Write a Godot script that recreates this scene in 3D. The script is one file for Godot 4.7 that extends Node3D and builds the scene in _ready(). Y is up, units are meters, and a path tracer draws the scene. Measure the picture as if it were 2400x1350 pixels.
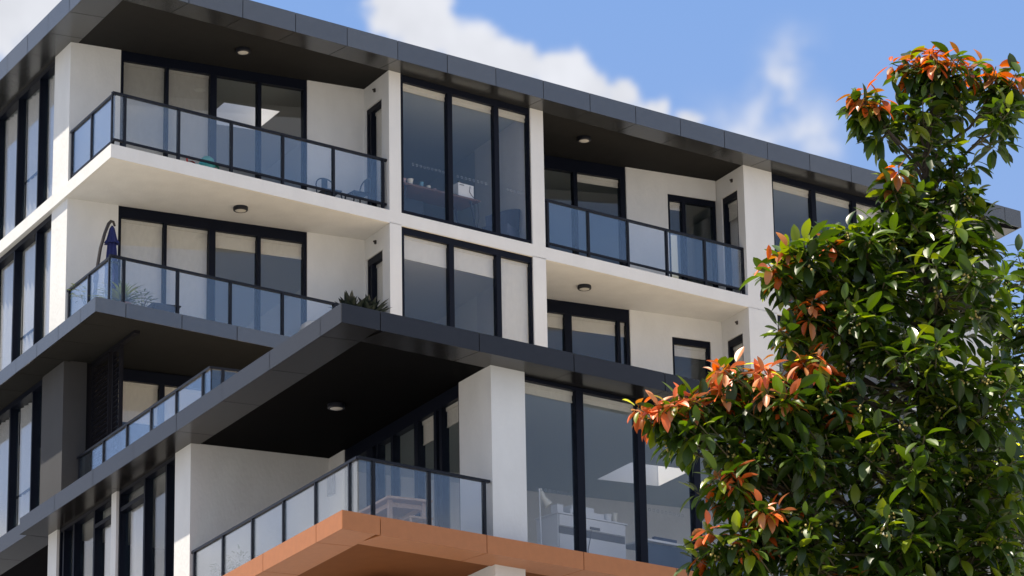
extends Node3D
# Corner apartment block seen from the street through a long lens, a young tree in front of it.
# Building directions: R = world x, L = world z (the left facade), F = the slanted street front.
const OFF := 1.6                       # heights below are above the eye; the eye is 1.6 m above the ground
const PHI := 0.2062318
const YRT := 25.70
const YR := 25.31
const YA := 22.458
const SA := 22.20
const YB := 19.30
const SB := 19.04
const YC := 16.17
const SC := 15.87
const YD := 13.01
const SD := 12.73
const EXPO := 1.70
var fd := Vector3(cos(PHI), 0, -sin(PHI))
var fn := Vector3(sin(PHI), 0, cos(PHI))
var m := {}
var used := {}
var rng := RandomNumberGenerator.new()
var hall: Node3D                       # the apartment building


func _ready() -> void:
	rng.seed = 20
	# ---- camera, sky, sun, exposure
	var cam := Camera3D.new()
	cam.name = "camera"
	cam.transform = Transform3D(Basis(Vector3(0.89198, -0.0170, 0.45176), Vector3(-0.1243, 0.9522, 0.2788), Vector3(-0.4350, -0.3050, 0.8473)).orthonormalized(), Vector3(0, OFF, 0))
	cam.fov = 9.1113
	cam.near = 0.5
	cam.far = 900.0
	add_child(cam)
	cam.current = true
	var env := Environment.new()
	env.background_mode = Environment.BG_SKY
	env.sky = Sky.new()
	env.sky.sky_material = make_sky()
	env.tonemap_mode = Environment.TONE_MAPPER_LINEAR
	env.tonemap_exposure = EXPO
	env.sdfgi_enabled = true
	env.ssao_enabled = true
	env.ssil_enabled = true
	var we := WorldEnvironment.new()
	we.name = "world_environment"
	we.environment = env
	add_child(we)
	var sun := DirectionalLight3D.new()
	sun.name = "sun"
	sun.light_energy = 1.6
	sun.light_color = Color(1.0, 0.955, 0.88)
	sun.light_angular_distance = 0.5
	sun.shadow_enabled = true
	add_child(sun)
	sun.look_at_from_position(Vector3.ZERO, -Vector3(-0.303, 0.935, -0.015), Vector3(0, 0, 1))
	make_materials()
	# ---- ground
	var g := surf()
	var r := 600.0
	quad(g, Vector3(-r, 0, r), Vector3(-r, 0, -r), Vector3(r, 0, -r), Vector3(r, 0, r), Vector3.UP)
	var go := done(g, "ground", m.ground, self)
	go.set_meta("kind", "structure")
	go.set_meta("label", "pale paved ground around the building")
	build_apartments()
	furnish()
	trees()


# ---------------------------------------------------------------- sky
var n1 := FastNoiseLite.new()
var n2 := FastNoiseLite.new()
const PUFFS := [[25.0, 22.05, 0.42, 0.36, 0.9], [25.4, 22.1, 0.5, 0.5, 1.0], [25.9, 21.9, 0.6, 0.55, 1.15], [26.6, 21.5, 0.6, 0.5, 1.1], [27.3, 21.3, 0.55, 0.4, 1.0], [28.0, 21.2, 0.5, 0.35, 1.0],
	[28.6, 20.9, 0.5, 0.33, 1.0], [29.15, 20.8, 0.45, 0.30, 1.0], [29.75, 20.55, 0.40, 0.27, 1.0], [30.45, 20.42, 0.36, 0.22, 1.05], [31.85, 21.0, 0.42, 0.42, 0.62], [31.7, 20.4, 0.32, 0.40, 0.5],
	[32.3, 20.0, 0.45, 0.36, 0.66], [31.3, 19.9, 0.42, 0.28, 0.45], [31.0, 20.3, 0.5, 0.4, 0.3], [18.6, 22.3, 1.7, 1.0, 1.1], [19.9, 22.9, 1.1, 0.8, 1.0], [17.2, 21.0, 1.4, 0.8, 0.9]]


func bank(d: Vector3, w: float) -> float:
	var q := d / (d.y + 0.12)
	return smoothstep(-0.20, 0.16, n1.get_noise_2d(q.x * 42.0, q.z * 42.0) + 0.25 * w) * smoothstep(0.0, 0.10, d.y)


func sky_at(az: float, el: float) -> Color:
	var a := deg_to_rad(az)
	var e := deg_to_rad(el)
	var d := Vector3(sin(a) * cos(e), sin(e), -cos(a) * cos(e))
	var up := clampf(d.y, 0.0, 1.0)
	var t := pow(1.0 - up, 3.0)
	var c := Color(0.123, 0.327, 0.785).lerp(Color(0.62, 0.70, 0.86), t)
	var w := n1.get_noise_3dv(d * 100.0)
	var fine := n2.get_noise_3dv(d * 100.0) + 0.35 * n2.get_noise_3dv(d * 290.0)
	var near := smoothstep(11.0, 15.0, absf(az - 27.2)) + smoothstep(7.0, 10.0, absf(el - 18.5))
	var k := 0.0
	if near > 0.0 and up > 0.01:
		k = bank(d, w + 0.5 * fine) * clampf(near, 0.0, 1.0)
	if az > 12.0 and az < 42.0:
		var wx := az + 0.55 * n2.get_noise_3dv(d * 45.0 + Vector3(7, 0, 0))
		var wy := el + 0.38 * n2.get_noise_3dv(d * 45.0 + Vector3(0, 9, 0))
		var sum := 0.0
		var wisp := 0.0
		for p in PUFFS:
			var q := Vector2((wx - p[0]) / p[2], (wy - p[1]) / p[3])
			var f: float = p[4] * exp(-q.length_squared())
			if p[4] < 0.7:
				wisp += f
			else:
				sum = maxf(sum, f) + 0.25 * minf(sum, f)
		k = maxf(k, smoothstep(0.34, 0.72, sum + 0.55 * fine))
		k = maxf(k, clampf(wisp * (0.80 + 1.9 * fine), 0.0, 0.85))
	var shade := 0.91 + 0.12 * fine + 0.08 * w
	return c.lerp(Color(0.86 * shade, 0.875 * shade, 0.93 * shade), k * 0.97)


func make_sky() -> PanoramaSkyMaterial:
	n1.seed = 2357
	n1.frequency = 0.02
	n1.fractal_octaves = 4
	n2.seed = 9
	n2.frequency = 0.42
	n2.fractal_octaves = 5
	n2.fractal_gain = 0.6
	var w := 1024
	var h := 512
	var low := Color(0.30, 0.285, 0.26) / EXPO
	var im := Image.create(w, h, false, Image.FORMAT_RGBF)
	im.fill(low)
	for y in h / 2:
		var el := 90.0 - (y + 0.5) * 180.0 / h
		for x in w:
			im.set_pixel(x, y, sky_at(wrapf((x + 0.5) * 360.0 / w, -180.0, 180.0), el) / EXPO)
	im.resize(4096, 2048, Image.INTERPOLATE_CUBIC)
	for y in range(680, 880):
		var el := 90.0 - (y + 0.5) * 180.0 / 2048.0
		for x in range(160, 470):
			im.set_pixel(x, y, sky_at((x + 0.5) * 360.0 / 4096.0, el) / EXPO)
	var sk := PanoramaSkyMaterial.new()
	sk.panorama = ImageTexture.create_from_image(im)
	return sk


# ---------------------------------------------------------------- materials
func noise_tex(sd: int, freq: float, lo: float, hi: float, oct := 4, size := 512, normal := 0.0) -> NoiseTexture2D:
	var t := NoiseTexture2D.new()
	var n := FastNoiseLite.new()
	n.seed = sd
	n.frequency = freq
	n.fractal_octaves = oct
	t.noise = n
	t.width = size
	t.height = size
	t.seamless = true
	if normal > 0.0:
		t.as_normal_map = true
		t.bump_strength = normal
	else:
		var g := Gradient.new()
		g.set_color(0, Color(lo, lo, lo))
		g.set_color(1, Color(hi, hi, hi))
		t.color_ramp = g
	return t


func mat(called: String, c: Color, rough := 0.7, metal := 0.0, tex: Texture2D = null, scale := Vector3(0.3, 0.3, 0.3)) -> StandardMaterial3D:
	var s := StandardMaterial3D.new()
	s.resource_name = called
	s.albedo_color = c.linear_to_srgb()
	s.roughness = rough
	s.metallic = metal
	s.cull_mode = BaseMaterial3D.CULL_DISABLED
	if tex:
		s.albedo_texture = tex
		s.uv1_triplanar = true
		s.uv1_world_triplanar = true
		s.uv1_scale = scale
	m[called] = s
	return s


func glass(called: String, c: Color, alpha: float) -> StandardMaterial3D:
	var s := mat(called, c, 0.02)
	s.albedo_color.a = alpha
	s.transparency = BaseMaterial3D.TRANSPARENCY_ALPHA
	s.metallic_specular = 0.5
	return s


func make_materials() -> void:
	var stain := noise_tex(3, 0.010, 0.955, 1.0)
	var blot := noise_tex(5, 0.02, 0.95, 1.0)
	var grain := noise_tex(8, 0.05, 0.72, 1.0)
	var bumps := noise_tex(11, 0.09, 0, 1, 3, 512, 4.0)
	var wave := noise_tex(12, 0.006, 0, 1, 2, 256, 1.2)
	mat("render", Color(0.735, 0.74, 0.735), 0.85, 0.0, stain, Vector3(0.30, 0.16, 0.30))
	m.render.normal_enabled = true
	m.render.normal_texture = bumps
	m.render.normal_scale = 0.08
	mat("soffit_paint", Color(0.86, 0.735, 0.545), 0.85, 0.0, blot, Vector3(0.25, 0.25, 0.25))
	mat("grey_panel", Color(0.155, 0.158, 0.160), 0.22, 0.85, blot, Vector3(0.5, 0.5, 0.5))
	mat("grey_panel_worn", Color(0.165, 0.168, 0.170), 0.25, 0.85, blot, Vector3(0.5, 0.5, 0.5))
	mat("dark_panel", Color(0.048, 0.045, 0.044), 0.22, 0.75, blot, Vector3(0.5, 0.5, 0.5))
	mat("dark_panel_worn", Color(0.052, 0.049, 0.048), 0.25, 0.75, blot, Vector3(0.5, 0.5, 0.5))
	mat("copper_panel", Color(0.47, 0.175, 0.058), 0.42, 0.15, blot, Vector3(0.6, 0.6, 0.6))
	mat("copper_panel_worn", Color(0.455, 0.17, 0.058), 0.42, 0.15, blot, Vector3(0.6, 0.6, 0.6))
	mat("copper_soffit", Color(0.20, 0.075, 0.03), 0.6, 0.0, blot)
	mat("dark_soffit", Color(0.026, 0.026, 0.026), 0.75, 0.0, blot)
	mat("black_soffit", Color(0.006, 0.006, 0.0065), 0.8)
	mat("joint", Color(0.006, 0.006, 0.008), 0.9)
	mat("charcoal_render", Color(0.055, 0.055, 0.058), 0.85, 0.0, stain)
	mat("frame", Color(0.006, 0.008, 0.016), 0.38, 0.0)
	m.frame.metallic_specular = 0.22
	m.frame.roughness = 0.42
	mat("paving", Color(0.60, 0.50, 0.37), 0.85, 0.0, blot, Vector3(0.4, 0.4, 0.4))
	mat("rail", Color(0.009, 0.011, 0.018), 0.38, 0.0)
	m.rail.metallic_specular = 0.3
	mat("louvre", Color(0.014, 0.014, 0.018), 0.5, 0.1)
	mat("blind", Color(0.80, 0.775, 0.70), 0.9, 0.0, noise_tex(21, 0.03, 0.95, 1.0), Vector3(0.7, 0.3, 0.7))
	m.blind.backlight_enabled = true
	m.blind.backlight = Color(0.35, 0.33, 0.28)
	mat("screen_blind", Color(0.46, 0.445, 0.40), 0.9, 0.0, noise_tex(21, 0.03, 0.95, 1.0), Vector3(0.7, 0.3, 0.7))
	mat("sheer", Color(0.74, 0.75, 0.76), 0.9)
	m.sheer.backlight_enabled = true
	m.sheer.backlight = Color(0.6, 0.6, 0.6)
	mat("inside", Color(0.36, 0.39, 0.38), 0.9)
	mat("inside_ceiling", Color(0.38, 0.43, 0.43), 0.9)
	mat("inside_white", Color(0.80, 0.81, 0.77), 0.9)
	mat("pale_floor", Color(0.62, 0.58, 0.50), 0.5, 0.0, grain, Vector3(0.4, 0.4, 3.0))
	mat("timber_floor", Color(0.30, 0.19, 0.11), 0.5, 0.0, grain, Vector3(0.4, 0.4, 3.0))
	mat("ground", Color(0.255, 0.25, 0.235), 0.9, 0.0, blot, Vector3(0.05, 0.05, 0.05))
	glass("pane_glass", Color(0.03, 0.06, 0.085), 0.06)
	glass("rail_glass", Color(0.08, 0.20, 0.30), 0.018)
	m.rail_glass.normal_enabled = true
	m.rail_glass.normal_texture = wave
	m.rail_glass.normal_scale = 0.05
	m.rail_glass.uv1_triplanar = true
	m.rail_glass.uv1_world_triplanar = true
	m.rail_glass.uv1_scale = Vector3(0.5, 0.5, 0.5)
	mat("diffuser", Color(0.62, 0.60, 0.55), 0.35)
	mat("decal_white", Color(0.22, 0.24, 0.26), 0.8)
	mat("black_metal", Color(0.012, 0.014, 0.022), 0.4, 0.3)
	mat("blue_metal", Color(0.012, 0.03, 0.055), 0.4, 0.3)
	mat("bronze", Color(0.045, 0.038, 0.034), 0.45, 0.4)
	mat("navy", Color(0.012, 0.022, 0.15), 0.8, 0.0, noise_tex(31, 0.03, 0.7, 1.0), Vector3(1.5, 0.6, 1.5))
	mat("pine", Color(0.62, 0.42, 0.27), 0.6, 0.0, grain, Vector3(0.6, 4.0, 4.0))
	mat("walnut", Color(0.16, 0.08, 0.05), 0.5, 0.0, grain, Vector3(0.6, 4.0, 4.0))
	mat("white_lacquer", Color(0.78, 0.79, 0.80), 0.35)
	mat("grey_gap", Color(0.17, 0.17, 0.17), 0.6)
	mat("upholstery", Color(0.10, 0.12, 0.19), 0.9, 0.0, noise_tex(33, 0.05, 0.8, 1.0), Vector3(2, 2, 2))
	mat("sideboard_blue", Color(0.045, 0.07, 0.11), 0.5)
	mat("ceramic_white", Color(0.75, 0.72, 0.62), 0.3)
	mat("ceramic_pink", Color(0.45, 0.30, 0.30), 0.4)
	mat("ceramic_blue", Color(0.10, 0.27, 0.38), 0.3)
	mat("terracotta", Color(0.35, 0.17, 0.10), 0.8)
	mat("toy_red", Color(0.62, 0.06, 0.05), 0.4)
	mat("toy_teal", Color(0.07, 0.42, 0.40), 0.4)
	mat("toy_green", Color(0.04, 0.33, 0.20), 0.4)
	mat("cover_grey", Color(0.42, 0.43, 0.44), 0.9)
	for k in [["palm_leaf", Color(0.10, 0.115, 0.03)], ["shrub_leaf", Color(0.06, 0.09, 0.03)], ["dark_leaf", Color(0.012, 0.022, 0.016)],
			["leaf_dark", Color(0.034, 0.070, 0.010)], ["leaf_mid", Color(0.085, 0.150, 0.012)], ["leaf_bright", Color(0.22, 0.28, 0.016)], ["leaf_orange", Color(0.64, 0.115, 0.013)], ["leaf_bronze", Color(0.44, 0.16, 0.045)]]:
		var s := mat(k[0], k[1], 0.42)
		s.metallic_specular = 0.60
		s.backlight_enabled = true
		s.backlight = Color(1.0, 1.0, 0.25) if not "orange" in k[0] and not "bronze" in k[0] else Color(0.5, 0.3, 0.2)
	m.dark_leaf.backlight_enabled = false
	for q in ["palm_leaf", "shrub_leaf"]:
		m[q].backlight = Color(0.30, 0.34, 0.12)
	mat("leaf_any", Color(1, 1, 1), 0.42)
	m.leaf_any.vertex_color_use_as_albedo = true
	m.leaf_any.metallic_specular = 0.60
	m.leaf_any.backlight_enabled = true
	m.leaf_any.backlight = Color(1.0, 1.0, 0.25)
	m["leaf_gloss"] = m.leaf_any.duplicate()
	m.leaf_gloss.roughness = 0.27
	mat("bark", Color(0.075, 0.055, 0.04), 0.9, 0.0, grain, Vector3(4, 1, 4))
	mat("twig", Color(0.12, 0.10, 0.05), 0.8)
	for q in ["dark_soffit", "black_soffit", "joint", "copper_soffit", "louvre"]:
		m[q].metallic_specular = 0.1
	mat("berry", Color(0.42, 0.33, 0.10), 0.6)


# ---------------------------------------------------------------- mesh helpers
func surf() -> SurfaceTool:
	var st := SurfaceTool.new()
	st.begin(Mesh.PRIMITIVE_TRIANGLES)
	return st


func pt(k: int, u: float, y: float, n: float) -> Vector3:
	match k:
		0: return Vector3(u, y + OFF, n)
		1: return Vector3(-n, y + OFF, u)
	return fd * u + fn * n + Vector3(0, y + OFF, 0)


func quad(st: SurfaceTool, a: Vector3, b: Vector3, c: Vector3, d: Vector3, n: Vector3) -> void:
	var w := (d - a).cross(b - a) if a != b else (d - a).cross(c - a)
	st.set_normal(w.normalized() if w.length() > 1e-9 else n)
	for v in [a, b, c, a, c, d]:
		st.add_vertex(v)


func bx(st: SurfaceTool, k: int, u0: float, u1: float, y0: float, y1: float, a: float, b: float) -> void:
	var U := pt(k, 1, 0, 0) - pt(k, 0, 0, 0)
	var N := pt(k, 0, 0, 1) - pt(k, 0, 0, 0)
	var p := func(i, j, l): return pt(k, u1 if i else u0, y1 if j else y0, b if l else a)
	quad(st, p.call(0, 0, 1), p.call(0, 1, 1), p.call(1, 1, 1), p.call(1, 0, 1), N)
	quad(st, p.call(1, 0, 0), p.call(1, 1, 0), p.call(0, 1, 0), p.call(0, 0, 0), -N)
	quad(st, p.call(1, 0, 1), p.call(1, 1, 1), p.call(1, 1, 0), p.call(1, 0, 0), U)
	quad(st, p.call(0, 0, 0), p.call(0, 1, 0), p.call(0, 1, 1), p.call(0, 0, 1), -U)
	quad(st, p.call(0, 1, 1), p.call(0, 1, 0), p.call(1, 1, 0), p.call(1, 1, 1), Vector3.UP)
	quad(st, p.call(0, 0, 0), p.call(0, 0, 1), p.call(1, 0, 1), p.call(1, 0, 0), Vector3.DOWN)


# a box in world axes about a centre, optionally turned about y
func cube(st: SurfaceTool, c: Vector3, s: Vector3, turn := 0.0) -> void:
	var b := Basis(Vector3.UP, turn)
	var h := s * 0.5
	for ax in 3:
		for sg in [-1.0, 1.0]:
			var n := Vector3.ZERO
			n[ax] = sg
			var u := Vector3.ZERO
			u[(ax + 1) % 3] = 1.0
			var v := n.cross(u)
			var q := func(i, j): return c + b * ((n + u * i + v * j) * h)
			quad(st, q.call(-1.0, -1.0), q.call(-1.0, 1.0), q.call(1.0, 1.0), q.call(1.0, -1.0), b * n)


func prism(st: SurfaceTool, poly: PackedVector2Array, y0: float, y1: float) -> void:
	var p := poly
	var area := 0.0
	for i in p.size():
		area += p[i].cross(p[(i + 1) % p.size()])
	if area > 0.0:
		p = p.duplicate()
		p.reverse()
	var tri := Geometry2D.triangulate_polygon(p)
	for i in tri.size() / 3:
		var t := []
		for j in 3:
			var q := p[tri[3 * i + j]]
			t.append(Vector3(q.x, OFF, q.y))
		if (t[1] - t[0]).cross(t[2] - t[0]).y > 0.0:
			t.reverse()
		st.set_normal(Vector3.UP)
		for j in 3:
			st.add_vertex(t[j] + Vector3(0, y1, 0))
		st.set_normal(Vector3.DOWN)
		for j in 3:
			st.add_vertex(t[2 - j] + Vector3(0, y0, 0))
	for i in p.size():
		var a := p[i]
		var b := p[(i + 1) % p.size()]
		if a.distance_to(b) < 1e-5:
			continue
		var e := (b - a).normalized()
		quad(st, Vector3(a.x, y0 + OFF, a.y), Vector3(a.x, y1 + OFF, a.y), Vector3(b.x, y1 + OFF, b.y), Vector3(b.x, y0 + OFF, b.y), Vector3(e.y, 0, -e.x))


func tube(st: SurfaceTool, pts: Array, radii: Array, sides := 6) -> void:
	var rings := []
	for i in pts.size():
		var t: Vector3 = (pts[mini(i + 1, pts.size() - 1)] - pts[maxi(i - 1, 0)]).normalized()
		var a := t.cross(Vector3(0.31, 0.2, 0.93) if absf(t.z) < 0.8 else Vector3.RIGHT).normalized()
		var b := t.cross(a)
		var ring := []
		for j in sides:
			var f := TAU * j / sides
			ring.append(a * cos(f) + b * sin(f))
		rings.append(ring)
	for i in pts.size() - 1:
		var r0: float = radii[mini(i, radii.size() - 1)]
		var r1: float = radii[mini(i + 1, radii.size() - 1)]
		for j in sides:
			var k := (j + 1) % sides
			var v := [[pts[i], rings[i][j], r0], [pts[i], rings[i][k], r0], [pts[i + 1], rings[i + 1][k], r1], [pts[i + 1], rings[i + 1][j], r1]]
			for q in [0, 2, 1, 0, 3, 2]:
				st.set_normal(v[q][1])
				st.add_vertex(v[q][0] + v[q][1] * v[q][2])


# a turned shape: profile of (radius, height) pairs about a vertical axis
func lathe(st: SurfaceTool, c: Vector3, prof: Array, sides := 16, fold := 0.0, nf := 8) -> void:
	for i in prof.size() - 1:
		for j in sides:
			var vs := []
			for q in [[i, j], [i + 1, j], [i + 1, j + 1], [i, j + 1]]:
				var f: float = TAU * q[1] / sides
				var rr: float = prof[q[0]][0] * (1.0 + fold * cos(nf * f))
				vs.append(c + Vector3(cos(f) * rr, prof[q[0]][1], sin(f) * rr))
			var n: Vector3 = (vs[1] - vs[0]).cross(vs[3] - vs[0])
			if n.length() < 1e-9:
				n = (vs[2] - vs[1]).cross(vs[3] - vs[1])
			quad(st, vs[0], vs[1], vs[2], vs[3], -n.normalized() if n.length() > 0 else Vector3.UP)


func done(st: SurfaceTool, called: String, material: Material, parent: Node) -> MeshInstance3D:
	var o := MeshInstance3D.new()
	o.mesh = st.commit()
	o.material_override = material
	put(o, called, parent)
	return o


func put(o: Node3D, called: String, parent: Node) -> void:
	var key := str(parent.get_instance_id()) + called
	used[key] = used.get(key, -1) + 1
	o.name = called if used[key] == 0 else "%s_%03d" % [called, used[key]]
	parent.add_child(o, true)


func part(parent: Node, called: String, material: Material, k: int, u0: float, u1: float, y0: float, y1: float, a: float, b: float) -> MeshInstance3D:
	var st := surf()
	bx(st, k, u0, u1, y0, y1, a, b)
	return done(st, called, material, parent)


func node(parent: Node, called: String) -> Node3D:
	var o := Node3D.new()
	put(o, called, parent)
	return o


func thing(called: String, label: String, category: String, group := "") -> Node3D:
	var o := node(self, called)
	tag(o, label, category, group)
	return o


func tag(o: Node, label: String, category: String, group := "") -> void:
	o.set_meta("label", label)
	o.set_meta("category", category)
	if group:
		o.set_meta("group", group)


# moves a thing's origin to its base without moving what is drawn
func rebase(o: Node3D, base: Vector3) -> void:
	for c in o.get_children():
		c.position -= base
	o.position += base


func zf(x: float, n: float) -> float:
	return (n - x * fn.x) / fn.z


func v2(x: float, z: float) -> Vector2:
	return Vector2(x, z)


func fxy(s: float, n: float) -> Vector2:
	var p := fd * s + fn * n
	return Vector2(p.x, p.z)


# a plan outline with rectangular holes, as several outlines
func cut(poly: PackedVector2Array, holes: Array) -> Array:
	var out := [poly]
	var big := 500.0
	for h in holes:
		var next := []
		var rects := [Rect2(-big, -big, h.position.x + big, 2 * big), Rect2(h.end.x, -big, big, 2 * big), Rect2(h.position.x, -big, h.size.x, h.position.y + big), Rect2(h.position.x, h.end.y, h.size.x, big)]
		for p in out:
			for q in rects:
				next.append_array(Geometry2D.intersect_polygons(p, PackedVector2Array([q.position, Vector2(q.end.x, q.position.y), q.end, Vector2(q.position.x, q.end.y)])))
		out = next
	return out


func plate(parent: Node, called: String, material: Material, poly: PackedVector2Array, y0: float, y1: float, holes := []) -> MeshInstance3D:
	var st := surf()
	for p in cut(poly, holes):
		prism(st, p, y0, y1)
	return done(st, called, material, parent)


# ---------------------------------------------------------------- building parts
# o: mull (u list), d depth, g glass set back, fw frame width, blinds {pane: bottom y}, bars {pane: y}, head
func window(k: int, n: float, u0: float, u1: float, y0: float, y1: float, o := {}) -> Node3D:
	var w := node(hall, "window")
	var d: float = o.get("d", 0.12)
	var fw: float = o.get("fw", 0.055)
	var head: float = o.get("head", fw)
	var gl: float = n - o.get("g", 0.06)
	var st := surf()
	bx(st, k, u0, u0 + fw, y0, y1, n - d, n)
	bx(st, k, u1 - fw, u1, y0, y1, n - d, n)
	bx(st, k, u0 + fw, u1 - fw, y1 - head, y1, n - d, n)
	bx(st, k, u0 + fw, u1 - fw, y0, y0 + o.get("sill", fw), n - d, n)
	done(st, "frame", m.frame, w)
	var mw: float = o.get("mw", 0.05)
	var edges := [u0 + fw]
	for q in o.get("mull", []):
		var half: float = mw * 0.5
		if q is Array:
			half = q[1] * 0.5
			q = q[0]
		part(w, "mullion", m.frame, k, q - half, q + half, y0 + o.get("sill", fw), y1 - head, n - d + 0.004, n - 0.004)
		edges.append(q - half)
		edges.append(q + half)
	edges.append(u1 - fw)
	var blinds: Dictionary = o.get("blinds", {})
	var bars: Dictionary = o.get("bars", {})
	for i in edges.size() / 2:
		var a: float = edges[2 * i]
		var b: float = edges[2 * i + 1]
		part(w, "pane", m.pane_glass, k, a - 0.01, b + 0.01, y0 + fw - 0.01, y1 - head + 0.01, gl - 0.012, gl)
		if bars.has(i):
			part(w, "transom", m.frame, k, a, b, bars[i] - 0.035, bars[i] + 0.035, n - d + 0.006, n - 0.006)
		if blinds.has(i):
			var bs := surf()
			var nb: float = gl - 0.045 - 0.008 * (i % 2)
			bx(bs, k, a - 0.03, b + 0.03, blinds[i], y1 - head + 0.02, nb - 0.003, nb)
			bx(bs, k, a - 0.03, b + 0.03, blinds[i] - 0.025, blinds[i], nb - 0.012, nb + 0.008)
			bx(bs, k, a - 0.03, b + 0.03, y1 - head - 0.06, y1 - head + 0.02, nb + 0.004, nb + 0.02)
			done(bs, "roller_blind", o.get("cloth", m.blind), w)
	return w


func curtain(w: Node3D, k: int, n: float, u0: float, u1: float, y0: float, y1: float) -> void:
	var st := surf()
	var steps := int((u1 - u0) / 0.04)
	for i in steps:
		var a := u0 + (u1 - u0) * i / steps
		var b := u0 + (u1 - u0) * (i + 1) / steps
		var na := n + 0.035 * sin(i * 1.3) + 0.01 * sin(i * 0.37)
		var nb := n + 0.035 * sin((i + 1) * 1.3) + 0.01 * sin((i + 1) * 0.37)
		var p := [pt(k, a, y0, na), pt(k, a, y1, na), pt(k, b, y1, nb), pt(k, b, y0, nb)]
		quad(st, p[0], p[1], p[2], p[3], (p[1] - p[0]).cross(p[3] - p[0]).normalized() * -1.0)
	done(st, "curtain", m.sheer, w)


# one straight run of a glass balustrade
func rail_run(b: Node3D, k: int, n: float, u0: float, u1: float, y0: float, top: float, posts: Array, bottom := 0.15) -> void:
	var st := surf()
	bx(st, k, u0, u1, top - 0.042, top, n - 0.034, n + 0.034)
	done(st, "handrail", m.rail, b)
	part(b, "bottom_rail", m.rail, k, u0 + 0.03, u1 - 0.03, y0 + bottom - 0.02, y0 + bottom + 0.02, n - 0.02, n + 0.02)
	var e := [u0 + 0.03]
	for q in posts:
		part(b, "post", m.rail, k, q - 0.024, q + 0.024, y0, top - 0.042, n - 0.03, n + 0.03)
		part(b, "foot_plate", m.rail, k, q - 0.055, q + 0.055, y0, y0 + 0.012, n - 0.055, n + 0.055)
		e.append(q - 0.028)
		e.append(q + 0.028)
	e.append(u1 - 0.03)
	for i in e.size() / 2:
		if e[2 * i + 1] - e[2 * i] > 0.06:
			st = surf()
			bx(st, k, e[2 * i], e[2 * i + 1], y0 + bottom + 0.02, top - 0.042, n - 0.009, n - 0.003)
			bx(st, k, e[2 * i], e[2 * i + 1], y0 + bottom + 0.02, top - 0.042, n + 0.003, n + 0.009)
			done(st, "glass_panel", m.rail_glass, b)


# fascia panels along u between joints
func fascia(k: int, n: float, joints: Array, y0: float, y1: float, mats: Array, strip := 0.0, smat = null) -> void:
	for i in joints.size() - 1:
		var g := 0.007
		part(hall, "fascia_panel", mats[rng.randi() % mats.size()], k, joints[i] + g, joints[i + 1] - g, y0, y1, n - 0.02, n + rng.randf_range(-0.0015, 0.0015))
		if strip > 0.0 and k == 1 and i == joints.size() - 2 and joints[i + 1] > -60.0:
			# the last soffit panel ends on the slanted front
			var nf: float = Vector3(-n, 0, joints[i + 1]).dot(fn) - 0.026
			var xa := -n + 0.024
			var xb := -n + strip
			plate(hall, "soffit_panel", smat if smat else mats[0], PackedVector2Array([v2(xa, joints[i] + g), v2(xb, joints[i] + g), v2(xb, zf(xb, nf)), v2(xa, zf(xa, nf))]), y0, y0 + 0.02)
		elif strip > 0.0:
			part(hall, "soffit_panel", smat if smat else mats[rng.randi() % mats.size()], k, joints[i] + g, joints[i + 1] - g, y0, y0 + 0.02, n - strip, n - 0.024)


func ceiling_light(x: float, z: float, y: float) -> void:
	var l := node(hall, "ceiling_light")
	var c := Vector3(x, y + OFF, z)
	var st := surf()
	lathe(st, c, [[0.0, 0.0], [0.137, 0.0], [0.14, -0.02], [0.14, -0.062], [0.128, -0.075], [0.108, -0.077], [0.106, -0.06]], 28)
	done(st, "ring", m.black_metal, l)
	st = surf()
	lathe(st, c, [[0.107, -0.06], [0.10, -0.074], [0.07, -0.084], [0.0, -0.088]], 28)
	done(st, "diffuser", m.diffuser, l)


func steps_of(a: float, b: float, d: float) -> Array:
	var out := []
	var x := a
	while x < b + 1e-4:
		out.append(x)
		x += d
	return out


func down(a: float, b: float, d: float) -> Array:
	var s := steps_of(b, a, d)
	return s


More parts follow.
